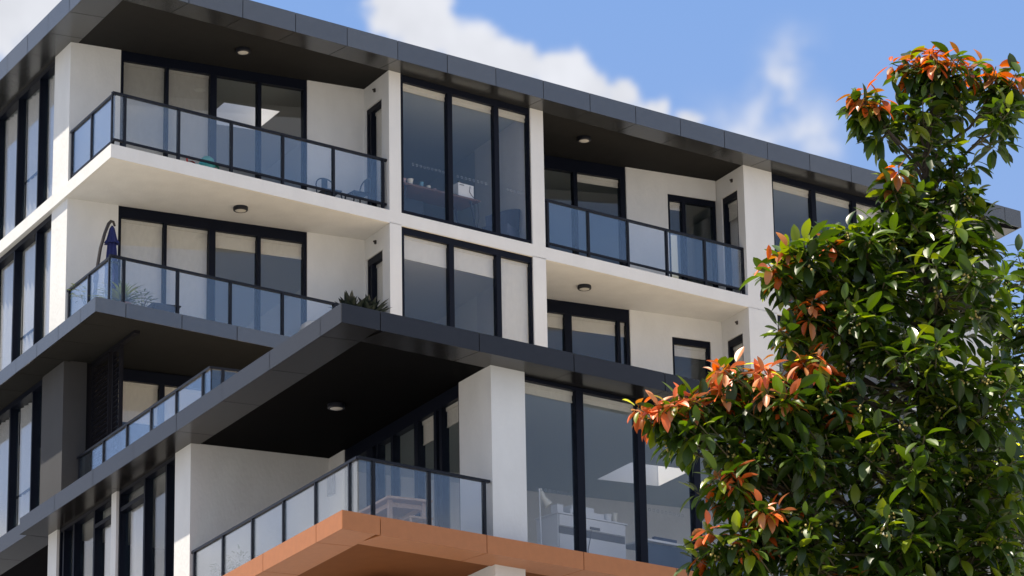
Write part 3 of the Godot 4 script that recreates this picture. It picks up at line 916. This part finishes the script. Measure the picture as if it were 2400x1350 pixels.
func furnish() -> void:
	make_leaf_meshes()
	var t: Node3D
	# top balcony, left
	cafe_chair("dark metal chair with its back panel against the white balcony wall", Vector3(26.76, YA + OFF, -59.72), 0.05)
	cafe_chair("dark metal chair turned sideways by the narrow balcony door", Vector3(27.30, YA + OFF, -59.62), PI * 0.5 + PI + 0.12)
	t = thing("ride_on_toy", "teal and red plastic ride on toy behind the top balustrade", "toy")
	var c := Vector3(23.63, YA + OFF, -58.55)
	turned(t, "body", m.toy_teal, c + Vector3(0.12, 0.06, 0), [[0.0, 0.0], [0.15, 0.01], [0.18, 0.08], [0.14, 0.16], [0.0, 0.18]], 16)
	one(t, "seat", m.toy_teal, c + Vector3(-0.05, 0.13, 0), Vector3(0.34, 0.05, 0.15))
	turned(t, "hood", m.toy_green, c + Vector3(0.13, 0.22, 0), [[0.14, 0.0], [0.13, 0.06], [0.08, 0.11], [0.0, 0.125]], 16)
	for q in [[-0.22, 0.1], [-0.22, -0.1], [0.24, 0.1], [0.24, -0.1]]:
		pipe(t, "wheel", m.toy_red if q[0] < 0 else m.toy_green, [c + Vector3(q[0], 0.085, q[1] - 0.03), c + Vector3(q[0], 0.085, q[1] + 0.03)], [0.085], 14)
		turned(t, "hub", m.toy_red, c + Vector3(q[0], 0.07, q[1]), [[0.0, 0.0], [0.03, 0.0], [0.03, 0.03], [0.0, 0.03]], 8)
	pipe(t, "handle", m.toy_red, [c + Vector3(-0.24, 0.08, 0), c + Vector3(-0.27, 0.26, 0), c + Vector3(-0.22, 0.30, 0)], [0.018], 8)
	rebase(t, c)
	# top front room
	t = thing("writing_desk", "dark brown desk with slanted metal legs behind the tall front window", "desk")
	var st := surf()
	bx(st, 2, 39.72, 41.68, 23.215, 23.25, -53.10, -52.42)
	done(st, "desk_top", m.walnut, t)
	for q in [[39.9, -52.5], [39.9, -53.0], [41.5, -52.5], [41.5, -53.0]]:
		var dx: float = 0.16 if q[0] > 41 else -0.10
		pipe(t, "leg", m.black_metal, [ft(q[0], 23.21, q[1]), ft(q[0] + dx, YA + 0.006, q[1])], [0.022, 0.014])
	part(t, "modesty_panel", m.sideboard_blue, 2, 39.75, 40.75, 22.62, 23.21, -53.08, -53.05)
	rebase(t, ft(40.7, YA, -52.76))
	t = thing("white_box", "white box on the desk with a plant on its top", "box")
	part(t, "shell", m.white_lacquer, 2, 41.16, 41.54, 23.252, 23.53, -52.78, -52.46)
	part(t, "vent_grille", m.grey_gap, 2, 41.19, 41.30, 23.485, 23.505, -52.459, -52.455)
	pipe(t, "cable", m.black_metal, [ft(41.45, 23.5, -52.455), ft(41.42, 23.38, -52.44), ft(41.5, 23.3, -52.445), ft(41.6, 23.2, -52.41), ft(41.64, 22.9, -52.43), ft(41.6, 22.47, -52.5)], [0.006], 5)
	rebase(t, ft(41.35, 23.252, -52.62))
	t = thing("small_plant", "tiny green succulent in a pot standing on the white box", "potted plant")
	pot(t, m.ceramic_white, ft(41.28, 23.531, -52.6), 0.035, 0.05)
	straps(t, "leaf", m.palm_leaf, ft(41.28, 23.575, -52.6), 9, 0.07, 0.03, 0.3)
	rebase(t, ft(41.28, 23.531, -52.6))
	t = thing("open_book", "yellowish open book lying on the desk beside the white box", "book")
	part(t, "page_block", m.ceramic_white, 2, 40.86, 41.12, 23.252, 23.275, -52.66, -52.47)
	part(t, "cover", m.palm_leaf, 2, 40.85, 41.13, 23.276, 23.282, -52.67, -52.46)
	rebase(t, ft(41.0, 23.252, -52.56))
	for q in [[39.86, 0.055, 0.10, "ceramic_pink", "dusty pink pot at the far left end of the desk"], [40.02, 0.065, 0.12, "ceramic_white", "cream pot, largest of the pots on the desk"],
			[40.30, 0.045, 0.115, "ceramic_blue", "blue and white mug on the desk between two pots"], [40.47, 0.045, 0.075, "ceramic_white", "round white cup right of the blue mug on the desk"], [40.62, 0.035, 0.05, "ceramic_pink", "smallest pale cup on the desk, nearest the mullion"]]:
		t = thing("desk_pot", q[4], "pot", "pots and mugs along the desk")
		pot(t, m[q[3]], ft(q[0], 23.252, -52.52), q[1], q[2])
		pipe(t, "rim", m[q[3]], [ft(q[0] - q[1] * 0.9, 23.25 + q[2], -52.52), ft(q[0] + q[1] * 0.9, 23.25 + q[2], -52.52)], [0.004], 5)
		rebase(t, ft(q[0], 23.252, -52.52))
	t = thing("armchair", "blue grey upholstered armchair behind the third pane of the top window", "armchair")
	var U: StandardMaterial3D = m.upholstery
	var a := ft(42.42, YA + 0.006, -52.72)
	one(t, "seat", U, a + Vector3(0, 0.30, 0), Vector3(0.62, 0.22, 0.55), PHI + 0.5)
	st = surf()
	var bk := Basis(Vector3.UP, PHI - 1.1)
	for i in 16:
		for j in 8:
			var vs := []
			for q in [[i, j], [i, j + 1], [i + 1, j + 1], [i + 1, j]]:
				var f: float = -1.35 + 2.7 * q[0] / 16.0
				var hh: float = q[1] / 8.0
				var top: float = 0.62 + 0.34 * pow(cos(f * 0.62), 2.0)
				vs.append(a + bk * Vector3(sin(f) * (0.34 + 0.05 * hh), 0.18 + (top - 0.18) * hh, -cos(f) * (0.34 + 0.08 * hh)))
			quad(st, vs[0], vs[1], vs[2], vs[3], Vector3.UP)
	done(st, "backrest", U, t)
	for q in [[-0.2, -0.18], [0.2, -0.18], [-0.2, 0.18], [0.2, 0.18]]:
		pipe(t, "leg", m.walnut, [a + Vector3(q[0], 0.2, q[1]), a + Vector3(q[0] * 1.2, 0, q[1] * 1.2)], [0.02, 0.012])
	rebase(t, a)
	# second balcony from the top, left
	c = Vector3(21.80, YB + OFF, -59.05)
	t = thing("cantilever_umbrella", "closed navy blue parasol hanging from a curved bronze pole", "umbrella")
	one(t, "base_plate", m.black_metal, c + Vector3(0.05, 0.03, 0), Vector3(0.5, 0.06, 0.5))
	pipe(t, "pole", m.bronze, [c + Vector3(-0.0, 0.05, 0), c + Vector3(-0.0, 0.7, 0), c + Vector3(0.03, 1.2, 0), c + Vector3(0.09, 1.62, 0), c + Vector3(0.17, 1.92, 0), c + Vector3(0.24, 2.11, 0), c + Vector3(0.285, 2.165, 0), c + Vector3(0.33, 2.16, 0), c + Vector3(0.36, 2.08, 0)], [0.034, 0.034, 0.032, 0.03, 0.03, 0.032, 0.03, 0.026, 0.02], 10)
	pipe(t, "crank_box", m.bronze, [c + Vector3(0.0, 0.95, 0.02), c + Vector3(0.01, 1.10, 0.02)], [0.05], 10)
	var cc := c + Vector3(0.31, 0, 0)
	turned(t, "canopy", m.navy, cc, [[0.012, 2.08], [0.045, 2.02], [0.07, 1.90], [0.095, 1.80], [0.135, 1.73], [0.075, 1.72], [0.085, 1.60], [0.108, 1.30], [0.118, 1.0], [0.10, 0.70], [0.07, 0.45], [0.02, 0.44]], 40, 0.16, 8)
	turned(t, "strap", m.black_metal, cc, [[0.128, 1.36], [0.14, 1.36], [0.14, 1.32], [0.128, 1.32]], 20)
	rebase(t, c)
	t = thing("potted_palm", "yellow green palm in a pot behind the corner glass panel", "potted plant")
	pot(t, m.terracotta, Vector3(22.12, YB + OFF, -58.5), 0.17, 0.42)
	straps(t, "frond", m.palm_leaf, Vector3(22.12, YB + 0.42 + OFF, -58.5), 90, 0.66, 0.028, 0.8)
	rebase(t, Vector3(22.12, YB + OFF, -58.5))
	t = thing("leafy_shrub", "small leafy shrub in a pot right of the yellow palm", "potted plant")
	pot(t, m.terracotta, Vector3(22.45, YB + OFF, -58.35), 0.12, 0.2)
	leafy(t, m.shrub_leaf, Vector3(22.45, YB + 0.42 + OFF, -58.35), 44, 0.26, 0.09)
	rebase(t, Vector3(22.45, YB + OFF, -58.35))
	t = thing("tall_shrub", "thin shrub reaching above the handrail beside the parasol pole", "potted plant")
	pot(t, m.ceramic_blue, Vector3(21.92, YB + OFF, -59.75), 0.15, 0.32)
	leafy(t, m.shrub_leaf, Vector3(21.92, YB + 0.85 + OFF, -59.75), 50, 0.42, 0.10)
	rebase(t, Vector3(21.92, YB + OFF, -59.75))
	t = thing("low_table", "low dark outdoor table behind the second glass panel", "table")
	one(t, "table_top", m.black_metal, Vector3(22.85, YB + 0.40 + OFF, -58.35), Vector3(0.55, 0.025, 0.4))
	for q in [[-1, -1], [1, -1], [-1, 1], [1, 1]]:
		pipe(t, "leg", m.black_metal, [Vector3(22.85 + 0.24 * q[0], YB + 0.4 + OFF, -58.35 + 0.17 * q[1]), Vector3(22.85 + 0.24 * q[0], YB + OFF, -58.35 + 0.17 * q[1])], [0.012])
	rebase(t, Vector3(22.85, YB + OFF, -58.35))
	t = thing("covered_barbecue", "pale grey rounded cover by the balcony rail above the dark ledge", "barbecue cover")
	turned(t, "cover", m.cover_grey, Vector3(25.75, YB + OFF, -58.1), [[0.0, 0.44], [0.16, 0.42], [0.25, 0.36], [0.29, 0.26], [0.30, 0.0]], 28, 0.03, 7)
	rebase(t, Vector3(25.75, YB + OFF, -58.1))
	t = thing("agave", "dark broad leaved plant in the balcony corner above the dark ledge", "potted plant")
	for q in [26.98, 27.38]:
		pot(t, m.black_metal, Vector3(q, YB + OFF, -59.25), 0.19, 0.98)
		straps(t, "leaf", m.dark_leaf, Vector3(q, YB + 0.95 + OFF, -59.25), 30, 0.62, 0.12, 0.3, 0.85)
	rebase(t, Vector3(27.2, YB + OFF, -59.25))
	# balcony of the box
	var P: StandardMaterial3D = m.pine
	t = thing("wooden_table", "pale wooden table on the balcony over the copper ledge", "table")
	var f0 := YD + 0.0
	one(t, "table_top", P, Vector3(22.93, f0 + 0.725 + OFF, -48.78), Vector3(0.75, 0.035, 1.2))
	for q in [[-1, -1], [1, -1], [-1, 1], [1, 1]]:
		one(t, "leg", P, Vector3(22.93 + 0.28 * q[0], f0 + 0.354 + OFF, -48.78 + 0.46 * q[1]), Vector3(0.06, 0.708, 0.06))
	for q in [-1.0, 1.0]:
		one(t, "apron", P, Vector3(22.93, f0 + 0.64 + OFF, -48.78 + 0.46 * q), Vector3(0.5, 0.07, 0.03))
		one(t, "apron", P, Vector3(22.93 + 0.28 * q, f0 + 0.64 + OFF, -48.78), Vector3(0.03, 0.07, 0.86))
	rebase(t, Vector3(22.93, f0 + OFF, -48.78))
	t = thing("wooden_chair", "pale wooden slatted chair tucked under the balcony table", "chair")
	var wc := Vector3(23.08, f0 + OFF, -48.3)
	one(t, "seat", P, wc + Vector3(0, 0.43, 0), Vector3(0.4, 0.03, 0.38))
	for q in [[-1, -1], [1, -1], [-1, 1], [1, 1]]:
		one(t, "leg", P, wc + Vector3(0.17 * q[0], 0.21, 0.16 * q[1]), Vector3(0.035, 0.41, 0.035))
	for q in [0.22, 0.33]:
		one(t, "stretcher", P, wc + Vector3(0, q, 0.16), Vector3(0.31, 0.03, 0.02))
	pipe(t, "brace", P, [wc + Vector3(-0.17, 0.4, -0.1), wc + Vector3(0.17, 0.15, -0.1)], [0.014])
	rebase(t, wc)
	t = thing("blue_planter", "blue glazed pot with a small plant at the balcony end", "potted plant")
	pot(t, m.ceramic_blue, Vector3(21.98, YD + OFF, -53.25), 0.17, 0.42)
	leafy(t, m.shrub_leaf, Vector3(21.98, YD + 0.62 + OFF, -53.25), 30, 0.2, 0.09)
	rebase(t, Vector3(21.98, YD + OFF, -53.25))
	t = thing("balcony_shrub", "dark shrub between the blue pot and the copper ledge corner", "potted plant")
	pot(t, m.terracotta, Vector3(21.98, YD + OFF, -52.55), 0.15, 0.32)
	leafy(t, m.shrub_leaf, Vector3(21.98, YD + 0.56 + OFF, -52.55), 40, 0.27, 0.10)
	rebase(t, Vector3(21.98, YD + OFF, -52.55))
	# room of the box
	t = thing("white_cabinet", "white dresser with a dark slot seen through the lowest big window", "dresser")
	var W: StandardMaterial3D = m.white_lacquer
	part(t, "carcass", W, 2, 35.22, 36.62, YD + 0.01, 13.93, -43.0, -42.48)
	part(t, "top", W, 2, 35.20, 36.64, 13.931, 13.955, -43.02, -42.44)
	part(t, "upper_panel", W, 2, 35.24, 36.60, 13.745, 13.925, -42.478, -42.455)
	part(t, "slot", m.grey_gap, 2, 35.24, 36.60, 13.62, 13.735, -42.478, -42.470)
	part(t, "lower_panel", W, 2, 35.24, 36.60, YD + 0.04, 13.61, -42.478, -42.455)
	part(t, "handle", m.grey_gap, 2, 35.86, 36.06, 13.76, 13.80, -42.454, -42.440)
	pipe(t, "cable", m.grey_gap, [ft(35.9, 13.75, -42.45), ft(35.8, 13.4, -42.44), ft(35.82, 13.1, -42.44)], [0.006], 5)
	rebase(t, ft(35.92, YD, -42.7))
	t = thing("printer", "white printer with a raised lid on the white dresser", "printer")
	part(t, "body", W, 2, 35.52, 36.22, 13.957, 14.06, -42.85, -42.52)
	part(t, "lid", W, 2, 35.60, 36.06, 14.061, 14.15, -42.82, -42.58)
	part(t, "slot", m.grey_gap, 2, 35.56, 35.66, 13.985, 14.0, -42.519, -42.514)
	rebase(t, ft(35.9, 13.957, -42.7))
	t = thing("white_carton", "small white carton at the left end of the dresser", "box")
	part(t, "shell", W, 2, 35.24, 35.36, 13.957, 14.09, -42.66, -42.5)
	part(t, "flap", W, 2, 35.235, 35.365, 14.091, 14.097, -42.665, -42.495)
	rebase(t, ft(35.3, 13.957, -42.6))
	t = thing("white_jar", "white jar at the right end of the dresser", "jar")
	pot(t, m.white_lacquer, ft(36.34, 13.957, -42.58), 0.07, 0.13)
	pot(t, m.ceramic_white, ft(36.50, 13.957, -42.60), 0.05, 0.18)
	rebase(t, ft(36.4, 13.957, -42.58))
	t = thing("floor_lamp", "slim floor lamp with a small cone shade left of the dresser", "lamp")
	turned(t, "base", W, ft(34.86, YD + 0.008, -42.45), [[0.0, 0.03], [0.12, 0.02], [0.13, 0.0]], 20)
	pipe(t, "pole", W, [ft(34.86, YD + 0.02, -42.45), ft(34.84, 14.27, -42.45)], [0.012])
	pipe(t, "lamp_shade", m.ceramic_white, [ft(34.86, 14.27, -42.45), ft(34.90, 14.12, -42.42), ft(34.97, 14.0, -42.38)], [0.02, 0.045, 0.075], 14)
	rebase(t, ft(34.86, YD, -42.45))
	t = thing("office_chair", "dark blue padded chair at the table behind the third pane", "chair")
	a = ft(38.2, YD + 0.006, -43.2)
	one(t, "seat", m.upholstery, a + Vector3(0, 0.46, 0), Vector3(0.5, 0.09, 0.48), PHI)
	one(t, "backrest", m.upholstery, a + Vector3(0.02, 0.82, -0.22), Vector3(0.48, 0.6, 0.07), PHI)
	pipe(t, "column", m.black_metal, [a + Vector3(0, 0.42, 0), a + Vector3(0, 0.08, 0)], [0.03])
	for i in 5:
		pipe(t, "foot", m.black_metal, [a + Vector3(0, 0.08, 0), a + Vector3(0.28 * cos(i * TAU / 5), 0.03, 0.28 * sin(i * TAU / 5))], [0.02, 0.014])
	rebase(t, a)
	t = thing("study_table", "blue fronted table behind the third pane of the lowest window", "table")
	part(t, "table_top", m.white_lacquer, 2, 36.9, 39.4, 13.70, 13.735, -42.95, -42.3)
	part(t, "front_board", m.sideboard_blue, 2, 36.95, 39.35, 13.2, 13.68, -42.38, -42.35)
	for q in [36.97, 39.3]:
		part(t, "leg", m.black_metal, 2, q, q + 0.05, YD + 0.006, 13.2, -42.9, -42.4)
	rebase(t, ft(38.1, YD, -42.6))
	# rows of ring shaped safety marks on the glass
	for q in [["ring row on the left pane of the top front window", 39.86, 40.60, 23.555, -52.206, 9], ["ring row on the middle pane of the top front window", 40.95, 41.65, 23.535, -52.206, 8], ["faint ring row on the right pane of the top front window", 42.2, 42.55, 23.52, -52.206, 5],
			["ring row on the first pane beside the lowest white pillar", 34.45, 35.13, 14.12, -42.026, 9], ["ring row on the third pane of the lowest front window", 36.75, 37.45, 14.12, -42.026, 9]]:
		t = thing("safety_decal", q[0], "decal", "rows of ring marks on the windows")
		for i in q[5]:
			st = surf()
			var o := ft(lerpf(q[1], q[2], i / float(q[5] - 1)), q[3], q[4])
			for j in 14:
				var g0 := TAU * j / 14.0
				var g1 := TAU * (j + 1) / 14.0
				var e := func(r, g): return o + fd * cos(g) * r + Vector3.UP * sin(g) * r
				quad(st, e.call(0.019, g0), e.call(0.019, g1), e.call(0.026, g1), e.call(0.026, g0), fn)
			done(st, "ring_mark", m.decal_white, t)
		rebase(t, ft(q[1], q[3], q[4]))


# ---------------------------------------------------------------- trees
var leaf_mesh := []


func make_leaf_meshes() -> void:
	for v in 3:
		var st := surf()
		st.set_smooth_group(0)
		var curl: float = [0.10, 0.26, 0.42][v]
		var fold: float = [0.30, 0.42, 0.22][v]
		var rows := []
		for j in 7:
			var q := j / 6.0
			var w := 0.215 * pow(sin(PI * pow(q, 0.97)), 0.7) + 0.004
			var y := -curl * q * q + 0.06 * q
			rows.append([Vector3(-w, y + w * fold, q), Vector3(-w * 0.5, y + w * fold * 0.42, q), Vector3(0, y, q), Vector3(w * 0.5, y + w * fold * 0.42, q), Vector3(w, y + w * fold, q)])
		for j in 6:
			for k in 4:
				var a: Vector3 = rows[j][k]
				var b: Vector3 = rows[j + 1][k]
				var c: Vector3 = rows[j + 1][k + 1]
				var d: Vector3 = rows[j][k + 1]
				for p in [a, d, c, a, c, b]:
					st.add_vertex(p)
		for p in [Vector3(-0.012, 0, 0.02), Vector3(0.012, 0, 0.02), Vector3(0, 0.0, -0.22)]:
			st.add_vertex(p)
		st.index()
		st.generate_normals()
		leaf_mesh.append(st.commit())


func leaf_at(p: Vector3, d: Vector3, size: float, roll := 0.0) -> Transform3D:
	var up := Vector3.UP
	if absf(d.y) > 0.93:
		up = Vector3(0.3, 0.2, 0.9)
	var x := up.cross(d).normalized()
	var y := d.cross(x)
	var b := Basis(x, y, d).rotated(d, roll)
	return Transform3D(b.scaled_local(Vector3.ONE * size), p)


const CROWN := [[0.15, 8.93, 0.00, 0.29, 0.11, 0.28, 29, 0.65], [-0.29, 8.68, 0.12, 0.10, 0.09, 0.15, 9, 0.85], [-0.20, 8.56, 0.10, 0.11, 0.09, 0.18, 5, 0.05], [0.09, 8.68, 0.00, 0.21, 0.10, 0.25, 16, 0.10], [0.50, 8.83, 0.00, 0.13, 0.10, 0.22, 13, 0.45],
	[0.45, 8.60, 0.00, 0.11, 0.13, 0.22, 7, 0.00], [0.04, 8.43, 0.00, 0.17, 0.12, 0.22, 7, 0.00], [0.22, 8.34, 0.00, 0.12, 0.11, 0.20, 5, 0.00], [-0.15, 8.23, 0.18, 0.09, 0.05, 0.12, 5, 0.70], [-0.11, 8.12, 0.10, 0.13, 0.07, 0.20, 7, 0.05],
	[0.09, 8.15, 0.00, 0.19, 0.12, 0.25, 12, 0.00], [0.32, 8.10, 0.00, 0.10, 0.09, 0.20, 5, 0.00], [0.10, 7.90, 0.00, 0.30, 0.15, 0.35, 34, 0.00], [-0.19, 7.90, 0.10, 0.17, 0.13, 0.25, 16, 0.00], [-0.43, 7.78, 0.25, 0.19, 0.12, 0.22, 21, 0.08],
	[-0.71, 7.70, 0.35, 0.15, 0.10, 0.20, 16, 0.10], [-0.85, 7.61, 0.40, 0.09, 0.07, 0.12, 6, 0.45], [-0.36, 7.56, 0.25, 0.24, 0.13, 0.28, 23, 0.03], [-0.69, 7.50, 0.35, 0.13, 0.09, 0.20, 9, 0.25], [0.07, 7.55, 0.10, 0.41, 0.24, 0.45, 52, 0.00],
	[-0.42, 7.34, 0.30, 0.21, 0.15, 0.28, 21, 0.05], [-0.68, 7.38, 0.36, 0.15, 0.07, 0.20, 10, 0.75], [-0.78, 7.26, 0.36, 0.11, 0.06, 0.16, 6, 0.10], [-0.67, 7.05, 0.40, 0.15, 0.09, 0.22, 13, 0.85], [-1.05, 7.01, 0.50, 0.24, 0.08, 0.22, 21, 1.00],
	[-1.46, 6.81, 0.52, 0.17, 0.07, 0.18, 13, 1.00], [-1.25, 6.86, 0.50, 0.20, 0.07, 0.20, 13, 0.80], [-1.29, 6.66, 0.50, 0.17, 0.09, 0.22, 12, 0.15], [-0.91, 6.84, 0.45, 0.24, 0.13, 0.28, 23, 0.40], [-0.56, 6.87, 0.32, 0.22, 0.17, 0.32, 26, 0.15],
	[-0.08, 7.08, 0.20, 0.48, 0.24, 0.48, 60, 0.00], [0.22, 6.90, 0.15, 0.26, 0.22, 0.42, 29, 0.00], [-1.02, 6.55, 0.46, 0.24, 0.13, 0.28, 21, 0.10], [-1.20, 6.41, 0.50, 0.15, 0.09, 0.20, 10, 0.40], [-0.70, 6.54, 0.40, 0.26, 0.17, 0.32, 31, 0.02],
	[-0.23, 6.56, 0.30, 0.35, 0.24, 0.42, 47, 0.00], [0.22, 6.51, 0.10, 0.26, 0.26, 0.42, 34, 0.00], [-0.94, 6.23, 0.50, 0.17, 0.07, 0.22, 13, 0.70], [-1.17, 6.06, 0.50, 0.24, 0.13, 0.26, 21, 0.35], [-0.76, 6.13, 0.44, 0.26, 0.17, 0.32, 31, 0.02],
	[-0.30, 6.16, 0.30, 0.35, 0.22, 0.42, 47, 0.00], [0.17, 6.12, 0.15, 0.31, 0.22, 0.42, 39, 0.00], [-0.72, 5.84, 0.30, 0.72, 0.13, 0.45, 52, 0.05], [0.09, 5.83, 0.10, 0.45, 0.16, 0.45, 39, 0.00], [-0.15, 5.39, 0.00, 0.74, 0.29, 0.50, 52, 0.00]]
const CROWN_2 := [[-0.03, 10.30, 0.0, 0.22, 0.19, 0.30, 14, 0.0], [-0.12, 9.88, 0.0, 0.29, 0.25, 0.40, 22, 0.0], [-0.05, 9.39, 0.0, 0.32, 0.29, 0.40, 26, 0.0], [-0.12, 8.84, 0.0, 0.35, 0.32, 0.50, 32, 0.0], [-0.16, 8.23, 0.0, 0.41, 0.38, 0.50, 44, 0.0], [0.0, 7.5, 0.0, 0.7, 0.5, 0.7, 40, 0.0]]


func grow(called: String, label: String, base: Vector3, stem: Array, radii: Array, crown: Array, size: float, singles: int, sd: int) -> void:
	var r := RandomNumberGenerator.new()
	r.seed = sd
	var t := thing(called, label, "tree")
	pipe(t, "trunk", m.bark, stem, radii, 10)
	var twigs := surf()
	var leaves := []
	var berries := []
	for b in crown:
		var c := Vector3(b[0], b[1], b[2])
		# the limb leaves the stem a little below the clump
		var y0: float = c.y - 0.25 - 0.45 * absf(c.x)
		var k := 0
		while k < stem.size() - 2 and stem[k + 1].y < y0:
			k += 1
		var from: Vector3 = stem[k].lerp(stem[k + 1], clampf((y0 - stem[k].y) / maxf(stem[k + 1].y - stem[k].y, 0.01), 0.0, 1.0))
		var bend := from.lerp(c, 0.55) + Vector3(0, -0.04, 0) + Vector3(r.randfn(0, 0.03), 0, r.randfn(0, 0.05))
		pipe(t, "branch", m.bark, [from, from.lerp(bend, 0.5) + Vector3(0, 0.02, 0), bend, c], [0.022, 0.018, 0.014, 0.007] if c.y < 7.9 or size < 0.12 else [0.011, 0.010, 0.008, 0.004], 6)
		for i in b[6]:
			var o := Vector3(r.randfn(0, 1), r.randfn(0, 1), r.randfn(0, 1)).normalized() * pow(r.randf(), 0.28)
			var tip := c + o * Vector3(b[3], b[4], b[5])
			var axis := (o * Vector3(1, 0.6, 1) + Vector3(0, 0.75, 0) + (c - Vector3(stem[k].x, c.y, stem[k].z)) * 0.5).normalized()
			var root := bend.lerp(c, r.randf_range(0.2, 1.0))
			tube(twigs, [root, root.lerp(tip, 0.55) + Vector3(0, -0.02, 0), tip], [0.006, 0.005, 0.0035], 4)
			var high := clampf(0.5 + 0.9 * o.y + 0.3 * o.z, 0.0, 1.6)
			var young: bool = r.randf() < b[7] * clampf(high * 1.7, 0.6, 1.3)
			var n := r.randi_range(6, 9) if young else r.randi_range(8, 12)
			for j in n + (7 if young else 0):
				var old: bool = not young or j >= n
				var th := lerpf(0.8 if young else 0.6, 1.8, (j + 0.5) / n) if not (young and j >= n) else r.randf_range(1.5, 2.0)
				var ph := j * 2.39996 + r.randf() * 0.6
				var s1 := axis.cross(Vector3(0.2, 0.3, 1.0)).normalized()
				var s2 := axis.cross(s1)
				var d := (axis * cos(th) + (s1 * cos(ph) + s2 * sin(ph)) * sin(th) + Vector3(0, -0.36 if old else -0.5, 0)).normalized()
				var at := tip - axis * (0.015 * j * (0.6 if old else 0.3)) + d * size * 0.16
				var col: Color
				var kind := 0
				var q := r.randf()
				if not old:
					kind = 3 if q < 0.52 else (4 if q < 0.84 else 1)
				elif q < 0.46:
					kind = 0
				elif q < 0.85:
					kind = 1
				else:
					kind = 2
				var tint := r.randf_range(0.75, 1.2)
				col = [Color(0.034, 0.070, 0.010), Color(0.085, 0.150, 0.012), Color(0.22, 0.28, 0.016), Color(0.64, 0.115, 0.013), Color(0.44, 0.16, 0.045)][kind] * tint
				var L := size * r.randf_range(0.60, 1.15) * (0.80 if not old else 1.0)
				var score := tip.z + o.z * 0.2 + (0.6 if not old else 0.0) + r.randf() * 0.25 - (5.0 if c.y < stem[-1].y - 3.05 else 0.0)
				leaves.append([score, leaf_at(at, d, L, r.randfn(0, 0.3)), col, kind, r.randi() % 3])
			if not young and r.randf() < 0.25:
				for j in 7:
					berries.append(tip + Vector3(r.randfn(0, 0.02), r.randfn(-0.05, 0.018), r.randfn(0, 0.02)))
	done(twigs, "twigs", m.twig, t).set_meta("kind", "stuff")
	leaves.sort_custom(func(x, y): return x[0] > y[0])
	var kinds := [m.leaf_dark, m.leaf_mid, m.leaf_bright, m.leaf_orange, m.leaf_bronze]
	for i in mini(singles, leaves.size()):
		var o := MeshInstance3D.new()
		o.mesh = leaf_mesh[leaves[i][4]]
		o.material_override = kinds[leaves[i][3]]
		o.transform = leaves[i][1]
		put(o, "leaf", t)
	for v in 3:
		var set := leaves.slice(singles).filter(func(x): return x[4] == v)
		var mm := MultiMesh.new()
		mm.transform_format = MultiMesh.TRANSFORM_3D
		mm.use_colors = true
		mm.mesh = leaf_mesh[v]
		mm.instance_count = set.size()
		for i in set.size():
			mm.set_instance_transform(i, set[i][1])
			mm.set_instance_color(i, set[i][2])
		var mi := MultiMeshInstance3D.new()
		mi.multimesh = mm
		mi.material_override = m.leaf_gloss if v == 1 else m.leaf_any
		mi.set_meta("kind", "stuff")
		put(mi, "foliage", t)
	if berries.size():
		var sm := SphereMesh.new()
		sm.radius = 0.007
		sm.height = 0.014
		sm.radial_segments = 6
		sm.rings = 4
		var mm := MultiMesh.new()
		mm.transform_format = MultiMesh.TRANSFORM_3D
		mm.mesh = sm
		mm.instance_count = berries.size()
		for i in berries.size():
			mm.set_instance_transform(i, Transform3D(Basis(), berries[i]))
		var mi := MultiMeshInstance3D.new()
		mi.multimesh = mm
		mi.material_override = m.berry
		mi.set_meta("kind", "stuff")
		put(mi, "berries", t)
	t.transform = Transform3D(Basis(Vector3(0.8895, 0, 0.4569), Vector3.UP, Vector3(-0.4569, 0, 0.8895)), base)


func trees() -> void:
	grow("glossy_leaved_tree", "young glossy green tree with orange new leaves in front of the building", Vector3(10.698, 0, -15.865),
		[Vector3(0.0, 0, 0), Vector3(0.03, 2.0, 0), Vector3(-0.02, 4.2, 0), Vector3(-0.02, 6.02, 0), Vector3(0, 6.61, 0), Vector3(0.01, 7.09, 0), Vector3(0.02, 7.58, 0), Vector3(0.03, 7.95, 0), Vector3(0.04, 8.25, 0), Vector3(0.07, 8.51, 0), Vector3(0.13, 8.76, 0), Vector3(0.17, 8.9, 0)],
		[0.085, 0.075, 0.06, 0.045, 0.04, 0.035, 0.026, 0.021, 0.016, 0.012, 0.008, 0.005], CROWN, 0.128, 300, 7)
	grow("shade_tree", "darker tree at the right edge behind the glossy leaved tree", Vector3(15.942, 0, -22.165),
		[Vector3(0.05, 0, 0), Vector3(0.0, 3.5, 0), Vector3(-0.04, 6.5, 0), Vector3(-0.03, 8.5, 0), Vector3(-0.05, 9.6, 0), Vector3(-0.03, 10.3, 0)],
		[0.12, 0.10, 0.075, 0.05, 0.03, 0.01], CROWN_2, 0.14, 60, 11)
